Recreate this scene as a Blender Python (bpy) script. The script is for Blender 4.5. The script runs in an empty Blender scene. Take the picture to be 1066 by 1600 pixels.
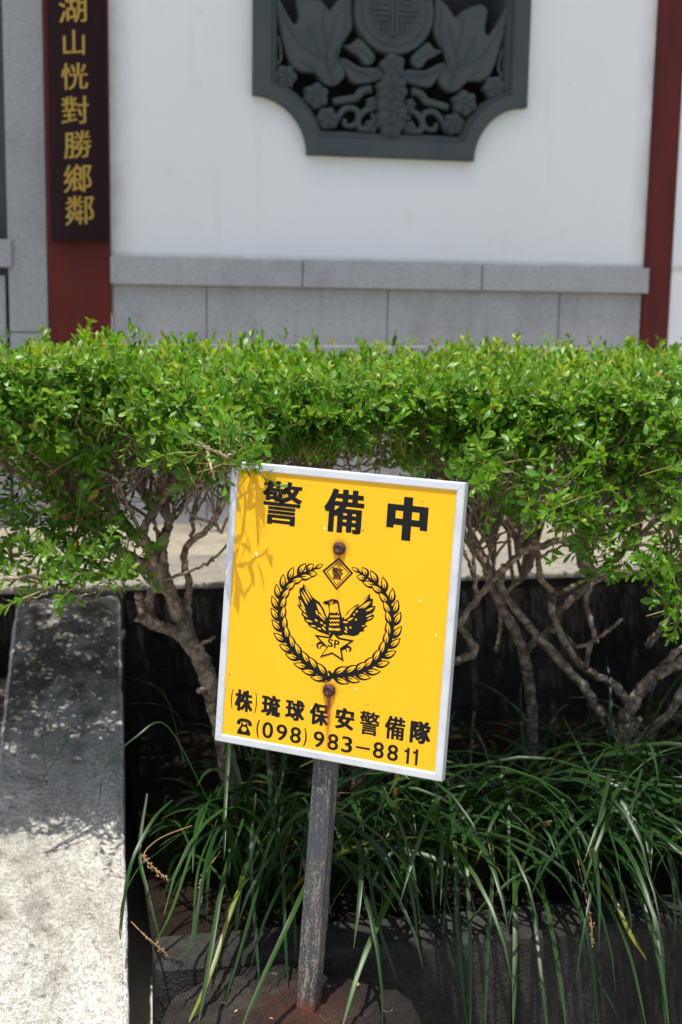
import bpy, math, random
import numpy as np
from mathutils import Matrix, Vector
rnd = random.Random(7); nr = np.random.default_rng(11)
SC = bpy.context.scene; COL = SC.collection
R = math.radians

# ------------------------------------------------------------------ camera
CAMZ = 0.60
F_PX, PITCH, YAW, ROLL = 2050.0, R(9.5), R(12.0), R(1.0)     # px of the 1066x1600 frame
fwd = Vector((math.sin(YAW)*math.cos(PITCH), math.cos(YAW)*math.cos(PITCH), -math.sin(PITCH)))
r0 = Vector((math.cos(YAW), -math.sin(YAW), 0)); u0 = r0.cross(fwd)
cr = r0*math.cos(ROLL) + u0*math.sin(ROLL); cu = -r0*math.sin(ROLL) + u0*math.cos(ROLL)
cd = bpy.data.cameras.new('camera'); cam = bpy.data.objects.new('camera', cd); COL.objects.link(cam)
cam.matrix_world = Matrix(((cr.x, cu.x, -fwd.x, 0), (cr.y, cu.y, -fwd.y, 0), (cr.z, cu.z, -fwd.z, CAMZ), (0, 0, 0, 1)))
cd.sensor_fit = 'VERTICAL'; cd.sensor_height = 23.5; cd.sensor_width = 15.6
cd.lens = F_PX*23.5/1600; cd.clip_start = .05; cd.clip_end = 200
cd.dof.use_dof = True; cd.dof.focus_distance = 1.56; cd.dof.aperture_fstop = 4.0; cd.dof.aperture_blades = 7
SC.camera = cam

# ------------------------------------------------------------------ world and sun
SUN_EL, SUN_H = R(75), Vector((-.55, -.835, 0)).normalized()      # horizontal direction towards the sun
sundir = Vector((SUN_H.x*math.cos(SUN_EL), SUN_H.y*math.cos(SUN_EL), math.sin(SUN_EL)))
w = bpy.data.worlds.new('World'); SC.world = w; w.use_nodes = True
nt = w.node_tree; bg = nt.nodes['Background']; sky = nt.nodes.new('ShaderNodeTexSky')
sky.sky_type = 'NISHITA'; sky.sun_disc = False; sky.sun_elevation = SUN_EL
sky.sun_rotation = math.atan2(sundir.x, sundir.y); sky.air_density = .8; sky.dust_density = 3.0; sky.ozone_density = 1.0
nt.links.new(sky.outputs[0], bg.inputs[0]); bg.inputs[1].default_value = .125
sl = bpy.data.lights.new('sun', 'SUN'); sl.energy = 4.0; sl.angle = R(.53); sl.color = (1, .955, .88)
so = bpy.data.objects.new('sun', sl); COL.objects.link(so)
so.rotation_euler = (-sundir).to_track_quat('-Z', 'Y').to_euler(); so.location = (-3, -4, 8)
SC.view_settings.view_transform = 'Standard'; SC.view_settings.look = 'None'
SC.view_settings.gamma = 1; SC.view_settings.use_curve_mapping = False
SC.view_settings.exposure = .72
SC.cycles.max_bounces = 6; SC.cycles.transparent_max_bounces = 8

# ------------------------------------------------------------------ geometry of the picture -> points in the place
def ray(px, py):
    return cr*((px-533)/F_PX) - cu*((py-800)/F_PX) + fwd
def W(px, py, Y):                       # point at distance Y (towards the wall)
    r = ray(px, py); return Vector((0, 0, CAMZ)) + r*(Y/r.y)
def WZ(px, py, z):
    r = ray(px, py); return Vector((0, 0, CAMZ)) + r*((z-CAMZ)/r.z)
YW = 3.40                                # building wall face
def WX(px, py): return W(px, py, YW).x
def WH(px, py): return W(px, py, YW).z

# ------------------------------------------------------------------ object helpers
INV = {}
def tag(o, label=None, cat=None, group=None, kind=None):
    if label: o['label'] = label
    if cat: o['category'] = cat
    if group: o['group'] = group
    if kind: o['kind'] = kind
    return o
def empty(name, loc, label=None, cat=None, group=None, mat=None, kind=None):
    o = bpy.data.objects.new(name, None); COL.objects.link(o)
    o.empty_display_size = .05
    m = mat if mat is not None else Matrix.Translation(loc)
    o.matrix_world = m; INV[o.name] = m.inverted()
    return tag(o, label, cat, group, kind)
def inv_of(o):
    return INV.get(o.name, Matrix.Identity(4))
def link(name, me, mat, parent=None, smooth=False):
    if mat: me.materials.clear(); me.materials.append(mat)
    if smooth: me.polygons.foreach_set('use_smooth', [True]*len(me.polygons))
    o = bpy.data.objects.new(name, me); COL.objects.link(o)
    if parent is not None:
        o.parent = parent; INV[o.name] = inv_of(parent)
    return o
def mesh(name, v, f, mat, parent=None, smooth=False, local=False, attr=None):
    me = bpy.data.meshes.new(name)
    if parent is not None and not local:
        M = np.array(inv_of(parent)); v = np.asarray(v, float) @ M[:3, :3].T + M[:3, 3]
    v = np.asarray(v, np.float32)
    if isinstance(f, np.ndarray):
        k = f.shape[1]; me.vertices.add(len(v)); me.vertices.foreach_set('co', v.ravel())
        me.loops.add(f.size); me.loops.foreach_set('vertex_index', f.astype(np.int32).ravel())
        me.polygons.add(len(f)); me.polygons.foreach_set('loop_start', np.arange(0, f.size, k, dtype=np.int32))
        me.update(calc_edges=True); me.validate()
    else:
        me.from_pydata([tuple(map(float, p)) for p in v], [], [tuple(q) for q in f]); me.update()
    if attr is not None:
        a = me.attributes.new('tint', 'FLOAT', 'POINT'); a.data.foreach_set('value', np.asarray(attr, np.float32))
    return link(name, me, mat, parent, smooth)
class MB:
    def __init__(s): s.v = []; s.f = []
    def add(s, v, f):
        n = len(s.v); s.v += [tuple(p) for p in v]; s.f += [tuple(i+n for i in q) for q in f]; return s
    def box(s, a, b, c=0.0):
        x0, y0, z0 = a; x1, y1, z1 = b
        if c <= 0:
            return s.add([(x0,y0,z0),(x1,y0,z0),(x1,y1,z0),(x0,y1,z0),(x0,y0,z1),(x1,y0,z1),(x1,y1,z1),(x0,y1,z1)],
                         [(0,3,2,1),(4,5,6,7),(0,1,5,4),(1,2,6,5),(2,3,7,6),(3,0,4,7)])
        lo = np.array(a, float); hi = np.array(b, float); vs = []; idx = {}
        for sx in (0,1):
            for sy in (0,1):
                for sz in (0,1):
                    for ax in range(3):
                        p = np.where([sx,sy,sz], hi, lo).astype(float)
                        for k, sg in enumerate((sx,sy,sz)):
                            if k != ax: p[k] += (-c if sg else c)
                        idx[(sx,sy,sz,ax)] = len(vs); vs.append(tuple(p))
        fs = []
        for ax in range(3):
            o1, o2 = [k for k in range(3) if k != ax]
            for sg in (0,1):
                q = []
                for (p1, p2) in ((0,0),(1,0),(1,1),(0,1)):
                    t = [0,0,0]; t[ax] = sg; t[o1] = p1; t[o2] = p2; q.append(idx[(*t, ax)])
                fs.append(q)
        for ax in range(3):
            o1, o2 = [k for k in range(3) if k != ax]
            for p1 in (0,1):
                for p2 in (0,1):
                    t0=[0,0,0]; t0[o1]=p1; t0[o2]=p2; t1=list(t0); t1[ax]=1
                    fs.append([idx[(*t0,o1)], idx[(*t1,o1)], idx[(*t1,o2)], idx[(*t0,o2)]])
        for sx in (0,1):
            for sy in (0,1):
                for sz in (0,1): fs.append([idx[(sx,sy,sz,0)], idx[(sx,sy,sz,1)], idx[(sx,sy,sz,2)]])
        return s.add(vs, fs)
    def build(s, name, mat, parent=None, smooth=False, local=False):
        o = mesh(name, s.v, s.f, mat, parent, smooth, local)
        import bmesh
        bm = bmesh.new(); bm.from_mesh(o.data); bmesh.ops.recalc_face_normals(bm, faces=bm.faces); bm.to_mesh(o.data); bm.free()
        return o
def box(name, a, b, mat, parent=None, c=0.003): return MB().box(a, b, c).build(name, mat, parent)
def catmull(pts, n):
    P = [np.array(p, float) for p in pts]; P = [2*P[0]-P[1]] + P + [2*P[-1]-P[-2]]; out = []
    for i in range(1, len(P)-2):
        for k in range(n):
            t = k/n
            out.append(.5*((2*P[i]) + (P[i+1]-P[i-1])*t + (2*P[i-1]-5*P[i]+4*P[i+1]-P[i+2])*t*t + (3*P[i]-P[i-1]-3*P[i+1]+P[i+2])*t**3))
    out.append(P[-2]); return np.array(out)
def tube(path, rad, sides=8, knob=0.0, rg=None):
    path = np.asarray(path, float); n = len(path); rad = np.broadcast_to(np.asarray(rad, float), (n,))
    T = np.gradient(path, axis=0); T /= np.linalg.norm(T, axis=1)[:, None]+1e-9
    u = np.cross(T[0], [0.3, .2, 1.]); u /= np.linalg.norm(u)+1e-9; V = []
    a = np.arange(sides)*2*np.pi/sides
    for i in range(n):
        u = u-T[i]*(u@T[i]); u /= np.linalg.norm(u)+1e-9; b = np.cross(T[i], u)
        rr = rad[i]*(1+(rg.normal(0, knob, sides) if knob else 0))
        V.append(path[i] + (np.cos(a)[:, None]*u + np.sin(a)[:, None]*b)*np.reshape(rr*np.ones(sides), (-1, 1)))
    V = np.concatenate(V); f = []
    for i in range(n-1):
        for k in range(sides):
            k2 = (k+1) % sides; f.append((i*sides+k, i*sides+k2, (i+1)*sides+k2, (i+1)*sides+k))
    f.append(tuple(range(sides))[::-1]); f.append(tuple(range((n-1)*sides, n*sides)))
    return V, f

# ------------------------------------------------------------------ materials
class NT:
    def __init__(s, name):
        s.m = bpy.data.materials.new(name); s.m.use_nodes = True; s.t = s.m.node_tree
        s.b = s.t.nodes['Principled BSDF']; s.out = s.t.nodes['Material Output']
        s.tc = s.n('ShaderNodeTexCoord')
    def n(s, k, **kw):
        o = s.t.nodes.new(k)
        for a, b in kw.items(): setattr(o, a, b)
        return o
    def l(s, a, b): s.t.links.new(a, b); return s
    def map(s, scale=(1,1,1), src='Object', rot=(0,0,0)):
        m = s.n('ShaderNodeMapping'); m.inputs['Scale'].default_value = scale; m.inputs['Rotation'].default_value = rot
        s.l(s.tc.outputs[src], m.inputs[0]); return m.outputs[0]
    def noise(s, sc, det=4, rough=.55, vec=None, dist=0):
        o = s.n('ShaderNodeTexNoise'); o.inputs['Scale'].default_value = sc; o.inputs['Detail'].default_value = det
        o.inputs['Roughness'].default_value = rough; o.inputs['Distortion'].default_value = dist
        s.l(vec if vec is not None else s.tc.outputs['Object'], o.inputs['Vector']); return o.outputs[0]
    def vor(s, sc, feat='F1', out=0, vec=None):
        o = s.n('ShaderNodeTexVoronoi', feature=feat); o.inputs['Scale'].default_value = sc
        s.l(vec if vec is not None else s.tc.outputs['Object'], o.inputs['Vector']); return o.outputs[out]
    def ramp(s, fac, stops, interp='LINEAR'):
        r = s.n('ShaderNodeValToRGB'); e = r.color_ramp.elements; r.color_ramp.interpolation = interp
        while len(e) < len(stops): e.new(.5)
        for k, (p, c) in zip(e, stops):
            k.position = p; k.color = (*c, 1) if len(c) == 3 else c
        s.l(fac, r.inputs[0]); return r.outputs[0]
    def mask(s, fac, a, b, c0=0, c1=1): return s.ramp(fac, [(a, (c0,)*3), (b, (c1,)*3)])
    def mix(s, fac, a, b, mode='MIX'):
        m = s.n('ShaderNodeMix', data_type='RGBA', blend_type=mode)
        for sk, v in ((0, fac), (6, a), (7, b)):
            if hasattr(v, 'is_output'): s.l(v, m.inputs[sk])
            elif sk == 0: m.inputs[0].default_value = v
            else: m.inputs[sk].default_value = (*v, 1)
        return m.outputs[2]
    def math(s, op, a, b=0.0, clamp=False):
        m = s.n('ShaderNodeMath', operation=op, use_clamp=clamp)
        for i, v in enumerate((a, b)):
            if hasattr(v, 'is_output'): s.l(v, m.inputs[i])
            else: m.inputs[i].default_value = v
        return m.outputs[0]
    def bump(s, h, dist=.002, st=1.0):
        b = s.n('ShaderNodeBump'); b.inputs['Distance'].default_value = dist; b.inputs['Strength'].default_value = st
        s.l(h, b.inputs['Height']); s.l(b.outputs[0], s.b.inputs['Normal']); return s
    def col(s, c):
        if hasattr(c, 'is_output'): s.l(c, s.b.inputs['Base Color'])
        else: s.b.inputs['Base Color'].default_value = (*c, 1)
        return s
    def rough(s, v):
        if hasattr(v, 'is_output'): s.l(v, s.b.inputs['Roughness'])
        else: s.b.inputs['Roughness'].default_value = v
        return s

def granite(name, c, dirt=(.2,.19,.17), amt=.5, bumpd=.0008, warm=None):
    g = NT(name); f = g.noise(420, 3, .7); v = g.vor(260, out=1)
    sp = g.n('ShaderNodeSeparateColor'); g.l(v, sp.inputs[0])
    base = g.mix(sp.outputs[0], tuple(x*.86 for x in c), tuple(min(1, x*1.10) for x in c))
    base = g.mix(g.mask(f, .35, .5, .35, 0), base, tuple(x*.4 for x in c))
    st = g.math('MULTIPLY', g.mask(g.noise(5, 6, .65), .5, .75), amt)
    base = g.mix(st, base, dirt)
    st2 = g.math('MULTIPLY', g.mask(g.noise(9, 5, .6, g.map((3, 3, .4))), .55, .75), amt*.6)
    base = g.mix(st2, base, tuple(x*.6 for x in dirt))
    return g.col(base).rough(.8).bump(f, bumpd).m
M_gran = granite('grey_granite', (.44,.445,.44), (.17,.165,.15), .45)
M_gran2 = granite('grey_granite_pilaster', (.36,.37,.37), (.18,.17,.15), .3)
g = NT('white_plaster')
c = g.mix(g.math('MULTIPLY', g.mask(g.noise(1.7, 6, .6), .45, .8), .45), (.85,.865,.84), (.74,.74,.70))
c = g.mix(g.math('MULTIPLY', g.mask(g.noise(16, 4, .6), .64, .78), .25), c, (.58,.52,.42))
c = g.mix(g.math('MULTIPLY', g.mask(g.noise(6, 5, .6, g.map((3, 3, .25))), .60, .85), .22), c, (.50,.48,.42))
sx = g.n('ShaderNodeSeparateXYZ'); g.l(g.tc.outputs['Object'], sx.inputs[0])
# grime that collects in the corners beside the posts and along the coping
e1 = g.math('SUBTRACT', 1, g.math('MULTIPLY', g.math('ABSOLUTE', g.math('SUBTRACT', sx.outputs[0], .12-.8)), 16), True)
e2 = g.math('SUBTRACT', 1, g.math('MULTIPLY', g.math('ABSOLUTE', g.math('SUBTRACT', sx.outputs[0], 1.556-.8)), 20), True)
e = g.math('MULTIPLY', g.math('MAXIMUM', e1, e2), g.mask(g.noise(9, 5, .7), .3, .7, .1, .8))
c = g.mix(e, c, (.40,.37,.33))
e3 = g.math('SUBTRACT', 1, g.math('MULTIPLY', g.math('ABSOLUTE', g.math('SUBTRACT', sx.outputs[2], WH(300, 403))), 70), True)
c = g.mix(g.math('MULTIPLY', e3, g.mask(g.noise(8, 4), .3, .6, .2, .8)), c, (.50,.42,.28)); M_white = g.col(c).rough(.75).bump(g.noise(60, 5, .6), .0012).m
g = NT('red_brown_paint')
c = g.mix(g.mask(g.noise(6, 6, .6, g.map((5, 5, .6))), .35, .75), (.125,.017,.011), (.075,.013,.011))
c = g.mix(g.math('MULTIPLY', g.mask(g.noise(40, 4, .7), .62, .78), .5), c, (.13,.045,.035))
g.b.inputs['Specular IOR Level'].default_value = .25
M_red = g.col(c).rough(.6).bump(g.noise(90, 4, .6), .0006).m
g = NT('dark_lacquer'); c = g.mix(g.noise(12, 4, .6, g.map((8, 8, .5))), (.010,.002,.0025), (.022,.004,.005))
M_lac = g.col(c).rough(.5).m; g.b.inputs['Specular IOR Level'].default_value = .18
g = NT('gold_paint'); c = g.mix(g.noise(80, 3), (.52,.34,.055), (.36,.22,.03)); M_gold = g.col(c).rough(.42).m
g.b.inputs['Metallic'].default_value = .35
g = NT('carved_slate'); f = g.noise(70, 6, .65)
c = g.mix(g.mask(g.noise(9, 5, .6), .35, .7), (.046,.062,.064), (.068,.080,.076)); c = g.mix(g.math('MULTIPLY', g.mask(f, .55, .75), .35), c, (.075,.078,.068))
M_slate = g.col(c).rough(.75).bump(f, .002).m
g = NT('slate_shadow_gap'); M_back = g.col(g.mix(g.noise(20), (.012,.014,.014), (.02,.022,.02))).rough(.9).m
# weathered pale concrete with exposed sand, black algae and painted shade
def concrete(name, light, mid, dark, lo, hi, streak=(1,1,1), bd=.0018, algae_shade=None, big=2.6):
    g = NT(name)
    big_ = g.noise(big, 8, .62, g.map(streak), .4); fine = g.noise(150, 4, .7); gr = g.vor(330, out=0)
    med = g.noise(22, 6, .7)
    f = g.math('ADD', g.math('MULTIPLY', big_, .75), g.math('MULTIPLY', med, .28))
    if algae_shade:                                     # black algae at the upper end, strengthened to paint in the hedge's shade
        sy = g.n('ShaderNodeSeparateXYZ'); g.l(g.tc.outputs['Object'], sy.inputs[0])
        al = g.n('ShaderNodeMapRange'); al.inputs[1].default_value = algae_shade[0]; al.inputs[2].default_value = algae_shade[1]; al.inputs[3].default_value = 0; al.inputs[4].default_value = algae_shade[2]
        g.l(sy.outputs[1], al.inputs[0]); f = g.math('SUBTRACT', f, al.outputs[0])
    c = g.ramp(f, [(lo, dark), ((lo+hi)/2, mid), (hi, light)])
    vc = g.vor(230 if algae_shade else 300, out=1); sp = g.n('ShaderNodeSeparateColor'); g.l(vc, sp.inputs[0])
    c = g.mix(g.math('MULTIPLY', g.mask(sp.outputs[0], .1, .8, .9, 0), .62 if not algae_shade else .66), c, tuple(x*.5 for x in mid))
    c = g.mix(g.math('MULTIPLY', g.mask(g.noise(70, 5, .7), .56, .66), .55), c, tuple(x*.5 for x in dark))
    h = g.math('ADD', g.math('MULTIPLY', gr, .6), fine); h = g.math('ADD', h, g.math('MULTIPLY', med, 1.4))
    g.b.inputs['Specular IOR Level'].default_value = .12
    return g.col(c).rough(.95).bump(h, bd).m
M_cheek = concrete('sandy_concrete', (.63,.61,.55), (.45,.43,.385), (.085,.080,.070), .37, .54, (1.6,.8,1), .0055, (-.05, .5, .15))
M_worn = concrete('worn_pale_concrete_edge', (.62,.61,.57), (.50,.48,.44), (.22,.21,.19), .34, .52, (1,1,1), .003)
M_walk = concrete('walkway_concrete', (.34,.305,.24), (.25,.225,.175), (.13,.115,.09), .36, .6, (1,2,1), .0006)
M_edge = concrete('edging_concrete', (.30,.28,.24), (.22,.205,.175), (.13,.12,.10), .36, .6, (1,1,1), .0006)
M_stain_shade = concrete('stained_shaded_concrete', (.06,.055,.045), (.025,.023,.020), (.009,.008,.007), .40, .64, (1,1,.5), .002)  # stained concrete, blackened further to stand in for shade below the walkway edge
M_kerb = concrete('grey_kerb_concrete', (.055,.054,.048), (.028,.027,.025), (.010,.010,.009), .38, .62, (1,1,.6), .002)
M_step = concrete('step_concrete', (.30,.25,.19), (.21,.17,.13), (.09,.07,.055), .36, .62, (1,1,1), .0012)
# mound
g = NT('rough_cement_mound'); a = g.noise(9, 7, .7); b_ = g.noise(38, 5, .7)
c = g.ramp(a, [(.35, (.012,.010,.009)), (.52, (.034,.028,.024)), (.68, (.075,.064,.055))])
sx = g.n('ShaderNodeVectorMath', operation='DISTANCE'); g.l(g.tc.outputs['Object'], sx.inputs[0]); MOUNDN = sx
rust = g.math('MULTIPLY', g.math('SUBTRACT', 1, g.math('MULTIPLY', sx.outputs['Value'], 11), True), g.mask(b_, .35, .6, .4, 1))
c = g.mix(g.math('MULTIPLY', rust, 1.4, True), c, (.075,.030,.019))
c = g.mix(g.math('MULTIPLY', g.mask(g.noise(24, 6, .75), .63, .68), .8), c, (.42,.41,.37))
g.b.inputs['Specular IOR Level'].default_value = .2
hb = g.math('ADD', g.math('ADD', g.math('MULTIPLY', a, 1.6), b_), g.math('MULTIPLY', g.noise(140, 4, .75), .7))
M_mound = g.col(c).rough(.85).bump(hb, .022).m
g = NT('dark_soil'); f = g.noise(60, 6, .7)
g.b.inputs['Specular IOR Level'].default_value = .05; M_soil = g.col(g.mix(f, (.008,.006,.005), (.028,.020,.014))).rough(1).bump(f, .01).m
g = NT('paving_ground'); M_ground = g.col(g.mix(g.noise(3, 6), (.36,.34,.30), (.46,.43,.38))).rough(.9).bump(g.noise(90, 4), .002).m
g = NT('grey_tile_wall'); M_dkwall = g.col(g.mix(g.noise(6, 5), (.055,.07,.072), (.085,.10,.10))).rough(.8).m
g = NT('eave_timber'); M_eave = g.col(g.mix(g.noise(6, 5), (.08,.03,.02), (.12,.05,.03))).rough(.7).m
g = NT('roof_clay'); M_roof = g.col(g.mix(g.noise(6, 5), (.25,.10,.05), (.32,.15,.08))).rough(.8).m
# bark
g = NT('shrub_bark'); vm = g.map((1,1,1)); a = g.noise(55, 6, .7, None, .5); b_ = g.noise(10, 4, .6)
c = g.ramp(a, [(.34, (.04,.028,.019)), (.5, (.19,.14,.095)), (.64, (.46,.37,.27))])
c = g.mix(g.math('MULTIPLY', g.mask(b_, .5, .7), .5), c, (.10,.09,.065))
c = g.mix(g.mask(g.vor(120), .0, .16, .7, 0), c, (.04,.028,.02))
M_bark = g.col(c).rough(.85).bump(a, .005).m
g = NT('twig_bark'); c = g.mix(g.noise(60, 3), (.09,.065,.045), (.27,.205,.145)); M_twig = g.col(c).rough(.85).m
g = NT('green_shoot'); M_shoot = g.col(g.mix(g.noise(60, 3), (.16,.17,.035), (.24,.20,.05))).rough(.6).m
# leaves: glossy, thin, light shines through
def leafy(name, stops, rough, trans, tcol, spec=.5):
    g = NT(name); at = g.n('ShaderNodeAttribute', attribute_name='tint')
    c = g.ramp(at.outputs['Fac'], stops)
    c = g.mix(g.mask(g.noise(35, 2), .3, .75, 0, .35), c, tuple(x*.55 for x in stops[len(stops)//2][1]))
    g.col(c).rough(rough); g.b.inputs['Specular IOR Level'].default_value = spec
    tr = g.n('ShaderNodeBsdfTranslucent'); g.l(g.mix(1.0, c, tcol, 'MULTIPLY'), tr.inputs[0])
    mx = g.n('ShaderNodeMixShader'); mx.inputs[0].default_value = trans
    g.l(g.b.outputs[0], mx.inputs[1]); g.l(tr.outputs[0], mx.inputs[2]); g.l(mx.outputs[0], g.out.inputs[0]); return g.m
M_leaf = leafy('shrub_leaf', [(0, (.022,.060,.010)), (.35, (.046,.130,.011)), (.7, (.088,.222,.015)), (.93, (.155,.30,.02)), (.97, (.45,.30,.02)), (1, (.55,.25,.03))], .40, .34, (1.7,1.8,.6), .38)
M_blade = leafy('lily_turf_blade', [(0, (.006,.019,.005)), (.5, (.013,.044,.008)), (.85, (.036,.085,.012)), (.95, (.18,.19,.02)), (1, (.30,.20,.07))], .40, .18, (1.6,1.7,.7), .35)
g = NT('dry_stalk'); M_dry = g.col(g.mix(g.noise(120, 3), (.20,.09,.035), (.42,.27,.13))).rough(.85).m
g = NT('dead_leaf'); M_dead = g.col((.42,.27,.12)).rough(.8).m
# metals
g = NT('brushed_aluminium'); f = g.noise(30, 5, .6, g.map((1,1,1))); c = g.mix(g.mask(f, .4, .7), (.56,.59,.62), (.47,.50,.54))
c = g.mix(g.math('MULTIPLY', g.mask(g.noise(60, 5, .7), .62, .72), .5), c, (.22,.20,.18))
M_alu = g.col(c).rough(.42).bump(g.noise(200, 3), .0002).m; g.b.inputs['Metallic'].default_value = .35
g = NT('rusted_bolt'); f = g.noise(220, 5, .7); M_rust = g.col(g.ramp(f, [(.35, (.012,.004,.003)), (.55, (.05,.013,.006)), (.72, (.13,.035,.012))])).rough(.6).bump(f, .0012).m
g = NT('weathered_post_paint'); lon = g.map((1, .10, 1)); a = g.noise(160, 6, .75, lon); b_ = g.noise(520, 3, .8, g.map((1, .45, 1))); cc = g.noise(9, 5, .6, g.map((1.5, .5, 1)))
c = g.ramp(cc, [(.35, (.020,.026,.036)), (.55, (.034,.040,.050)), (.7, (.055,.055,.058))])
c = g.mix(g.math('MULTIPLY', g.mask(g.math('ADD', g.math('MULTIPLY', a, .5), g.math('MULTIPLY', b_, .5)), .50, .58), g.mask(g.noise(7, 4), .38, .62, .15, .95)), c, (.30,.255,.17))
c = g.mix(g.math('MULTIPLY', g.mask(g.noise(14, 4, .6, g.map((3,1,1))), .60, .68), .7), c, (.15,.065,.03))
POSTG = g; POSTC = c; M_post = g.m
# sign print: panel yellow and ink share the rust runs below the bolts (sign-local coordinates)
def stained(name, base, rough, bolts, amt):
    g = NT(name); s3 = g.n('ShaderNodeSeparateXYZ'); g.l(g.tc.outputs['Object'], s3.inputs[0])
    x, y = s3.outputs[0], s3.outputs[1]; tot = None
    wob = g.math('MULTIPLY', g.math('SUBTRACT', g.noise(45, 3), .5), .0035)
    for bx, by, ln, wd, st in bolts:
        # gravity runs: straight down, which in the tilted sign is a slight slant
        dy = g.math('SUBTRACT', by, y)
        cx = g.math('ADD', g.math('MULTIPLY', dy, .035), bx)
        d = g.math('ABSOLUTE', g.math('ADD', g.math('SUBTRACT', x, cx), wob))
        core = g.math('SUBTRACT', 1, g.math('MULTIPLY', d, 1/wd), True)
        along = g.math('MULTIPLY', g.math('SUBTRACT', 1, g.math('MULTIPLY', dy, 1/ln), True), g.math('GREATER_THAN', dy, 0))
        runm = g.math('MULTIPLY', g.math('MULTIPLY', core, along), st)
        hx = g.math('SUBTRACT', x, bx); hy = g.math('SUBTRACT', y, by)
        rr = g.math('SQRT', g.math('ADD', g.math('MULTIPLY', hx, hx), g.math('MULTIPLY', hy, hy)))
        halo = g.math('MULTIPLY', g.math('SUBTRACT', 1, g.math('MULTIPLY', rr, 1/.0145), True), 1.0)
        t = g.math('MAXIMUM', runm, halo); tot = t if tot is None else g.math('MAXIMUM', tot, t)
    tot = g.math('MULTIPLY', tot, amt, True)
    c = g.mix(g.math('MULTIPLY', g.mask(g.noise(7, 5, .6), .4, .75), .25), base, tuple(v*.80 for v in base)) if amt > .9 else base
    if amt > .9:
        sp = g.mask(g.noise(110, 2, .5), .735, .76); c = g.mix(sp, c, (.30,.16,.05))
        c = g.mix(g.mask(g.noise(75, 2, .5, g.map((1.1,1,1), rot=(1,2,3))), .745, .76), c, (.8,.72,.5))
    c = g.mix(tot, c, (.27,.055,.012))
    if amt < .9: g.b.inputs['Specular IOR Level'].default_value = .15
    else: g.b.inputs['Specular IOR Level'].default_value = .3
    g.col(c).rough(rough); return g.m

# ------------------------------------------------------------------ large structure
def sheet(name, x0, x1, y0, y1, z, mat, parent=None, n=1):
    return mesh(name, [(x0,y0,z),(x1,y0,z),(x1,y1,z),(x0,y1,z)], [(0,1,2,3)], mat, parent)
YC = 2.65                                   # front face of the raised walkway
tag(sheet('ground', -60, 60, -60, 60, -.52, M_ground), kind='structure')
wk = MB().box((-12, YC+.02, -.5), (12, YW+.3, -.004), 0).build('walkway', M_walk); tag(wk, kind='structure')
y_ed = WZ(600, 862, 0).y
xs = [-1.9, -1.25, -.60, .02, .66, 1.29, 1.93, 2.6, 3.2]
for a, b in zip(xs, xs[1:]):
    box('edging_stone', (a+.002, YC, -.010), (b-.002, y_ed, .003), M_edge, wk, .003)
box('retaining_face', (.115, YC+.005, -.5), (6, YC+.02, -.012), M_stain_shade, wk, .002)
box('retaining_face', (-6, YC+.005, -.5), (-1.6, YC+.02, -.012), M_stain_shade, wk, .002)
tag(sheet('planting_bed', .11, 6, 1.74, YC+.004, -.325, M_soil), kind='structure')

# temple building
bld = empty('temple_building', (.8, YW, 0), 'white plastered temple wall with red posts, grey granite base and carved stone window', 'building')
pL0, pL1 = WX(76, 450), WX(174, 450); pR0, pR1 = WX(1001, 500), WX(1043, 500)
cz = .835; zb = WH(606, 248)                # carved window centre and bottom
zT = WH(300, 403); zB = WH(300, 446)
hw, hh = .30, .33                            # opening half sizes
zc = zb+.42
mb = MB(); y1 = YW+.25
mb.box((pL1-.01, YW, zT-.02), (cz-.30, y1, 3.0)); mb.box((cz+.30, YW, zT-.02), (pR0+.01, y1, 3.0))
mb.box((cz-.30, YW, zT-.02), (cz+.30, y1, zc-.36)); mb.box((cz-.30, YW, zc+.36), (cz+.30, y1, 3.0))
for sx1 in (-1, 1):
    for sz1 in (-1, 1):
        xa1, xb1 = sorted((cz+sx1*.228, cz+sx1*.30)); za1, zb1 = sorted((zc+sz1*.285, zc+sz1*.36)); mb.box((xa1, YW, za1), (xb1, y1, zb1))
mb.build('plaster_panel', M_white, bld)
box('plaster_panel', (pR1, YW-.004, -.02), (4.0, y1, 3.0), M_white, bld)
box('post', (pL0, YW-.016, -.02), (pL1, y1, 3.0), M_red, bld, .004)
box('post', (pR0, YW-.012, -.02), (pR1, y1, 3.0), M_red, bld, .004)
# coping stones
jx = [pL1-.004, WX(470, 428), WX(748, 438), pR0+.006]
for i, (a, b) in enumerate(zip(jx, jx[1:])):
    box('coping_stone', (a+.0012, YW-.032, zB), (b-.0012, YW+.02, zT+(.0015 if i % 2 else 0)), M_gran, bld, .003)
# base stones in three courses
z1, z2 = WH(560, 541), WH(330, 782)
jx = [pL1+.001, WX(323, 490), WX(605, 500), WX(872, 510), pR0-.001]
for a, b in zip(jx, jx[1:]): box('base_stone', (a+.001, YW-.004, z1+.001), (b-.001, YW+.02, zB-.001), M_gran, bld, .0025)
jx = [pL1+.001, WX(460, 650), WX(745, 650), pR0-.001]
for a, b in zip(jx, jx[1:]): box('base_stone', (a+.001, YW-.005, z2+.001), (b-.001, YW+.02, z1-.001), M_gran, bld, .0025)
jx = [pL1+.001, WX(323, 800), WX(605, 800), WX(872, 800), pR0-.001]
for a, b in zip(jx, jx[1:]): box('base_stone', (a+.001, YW-.012, -.01), (b-.001, YW+.02, z2-.001), M_gran, bld, .0025)
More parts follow.
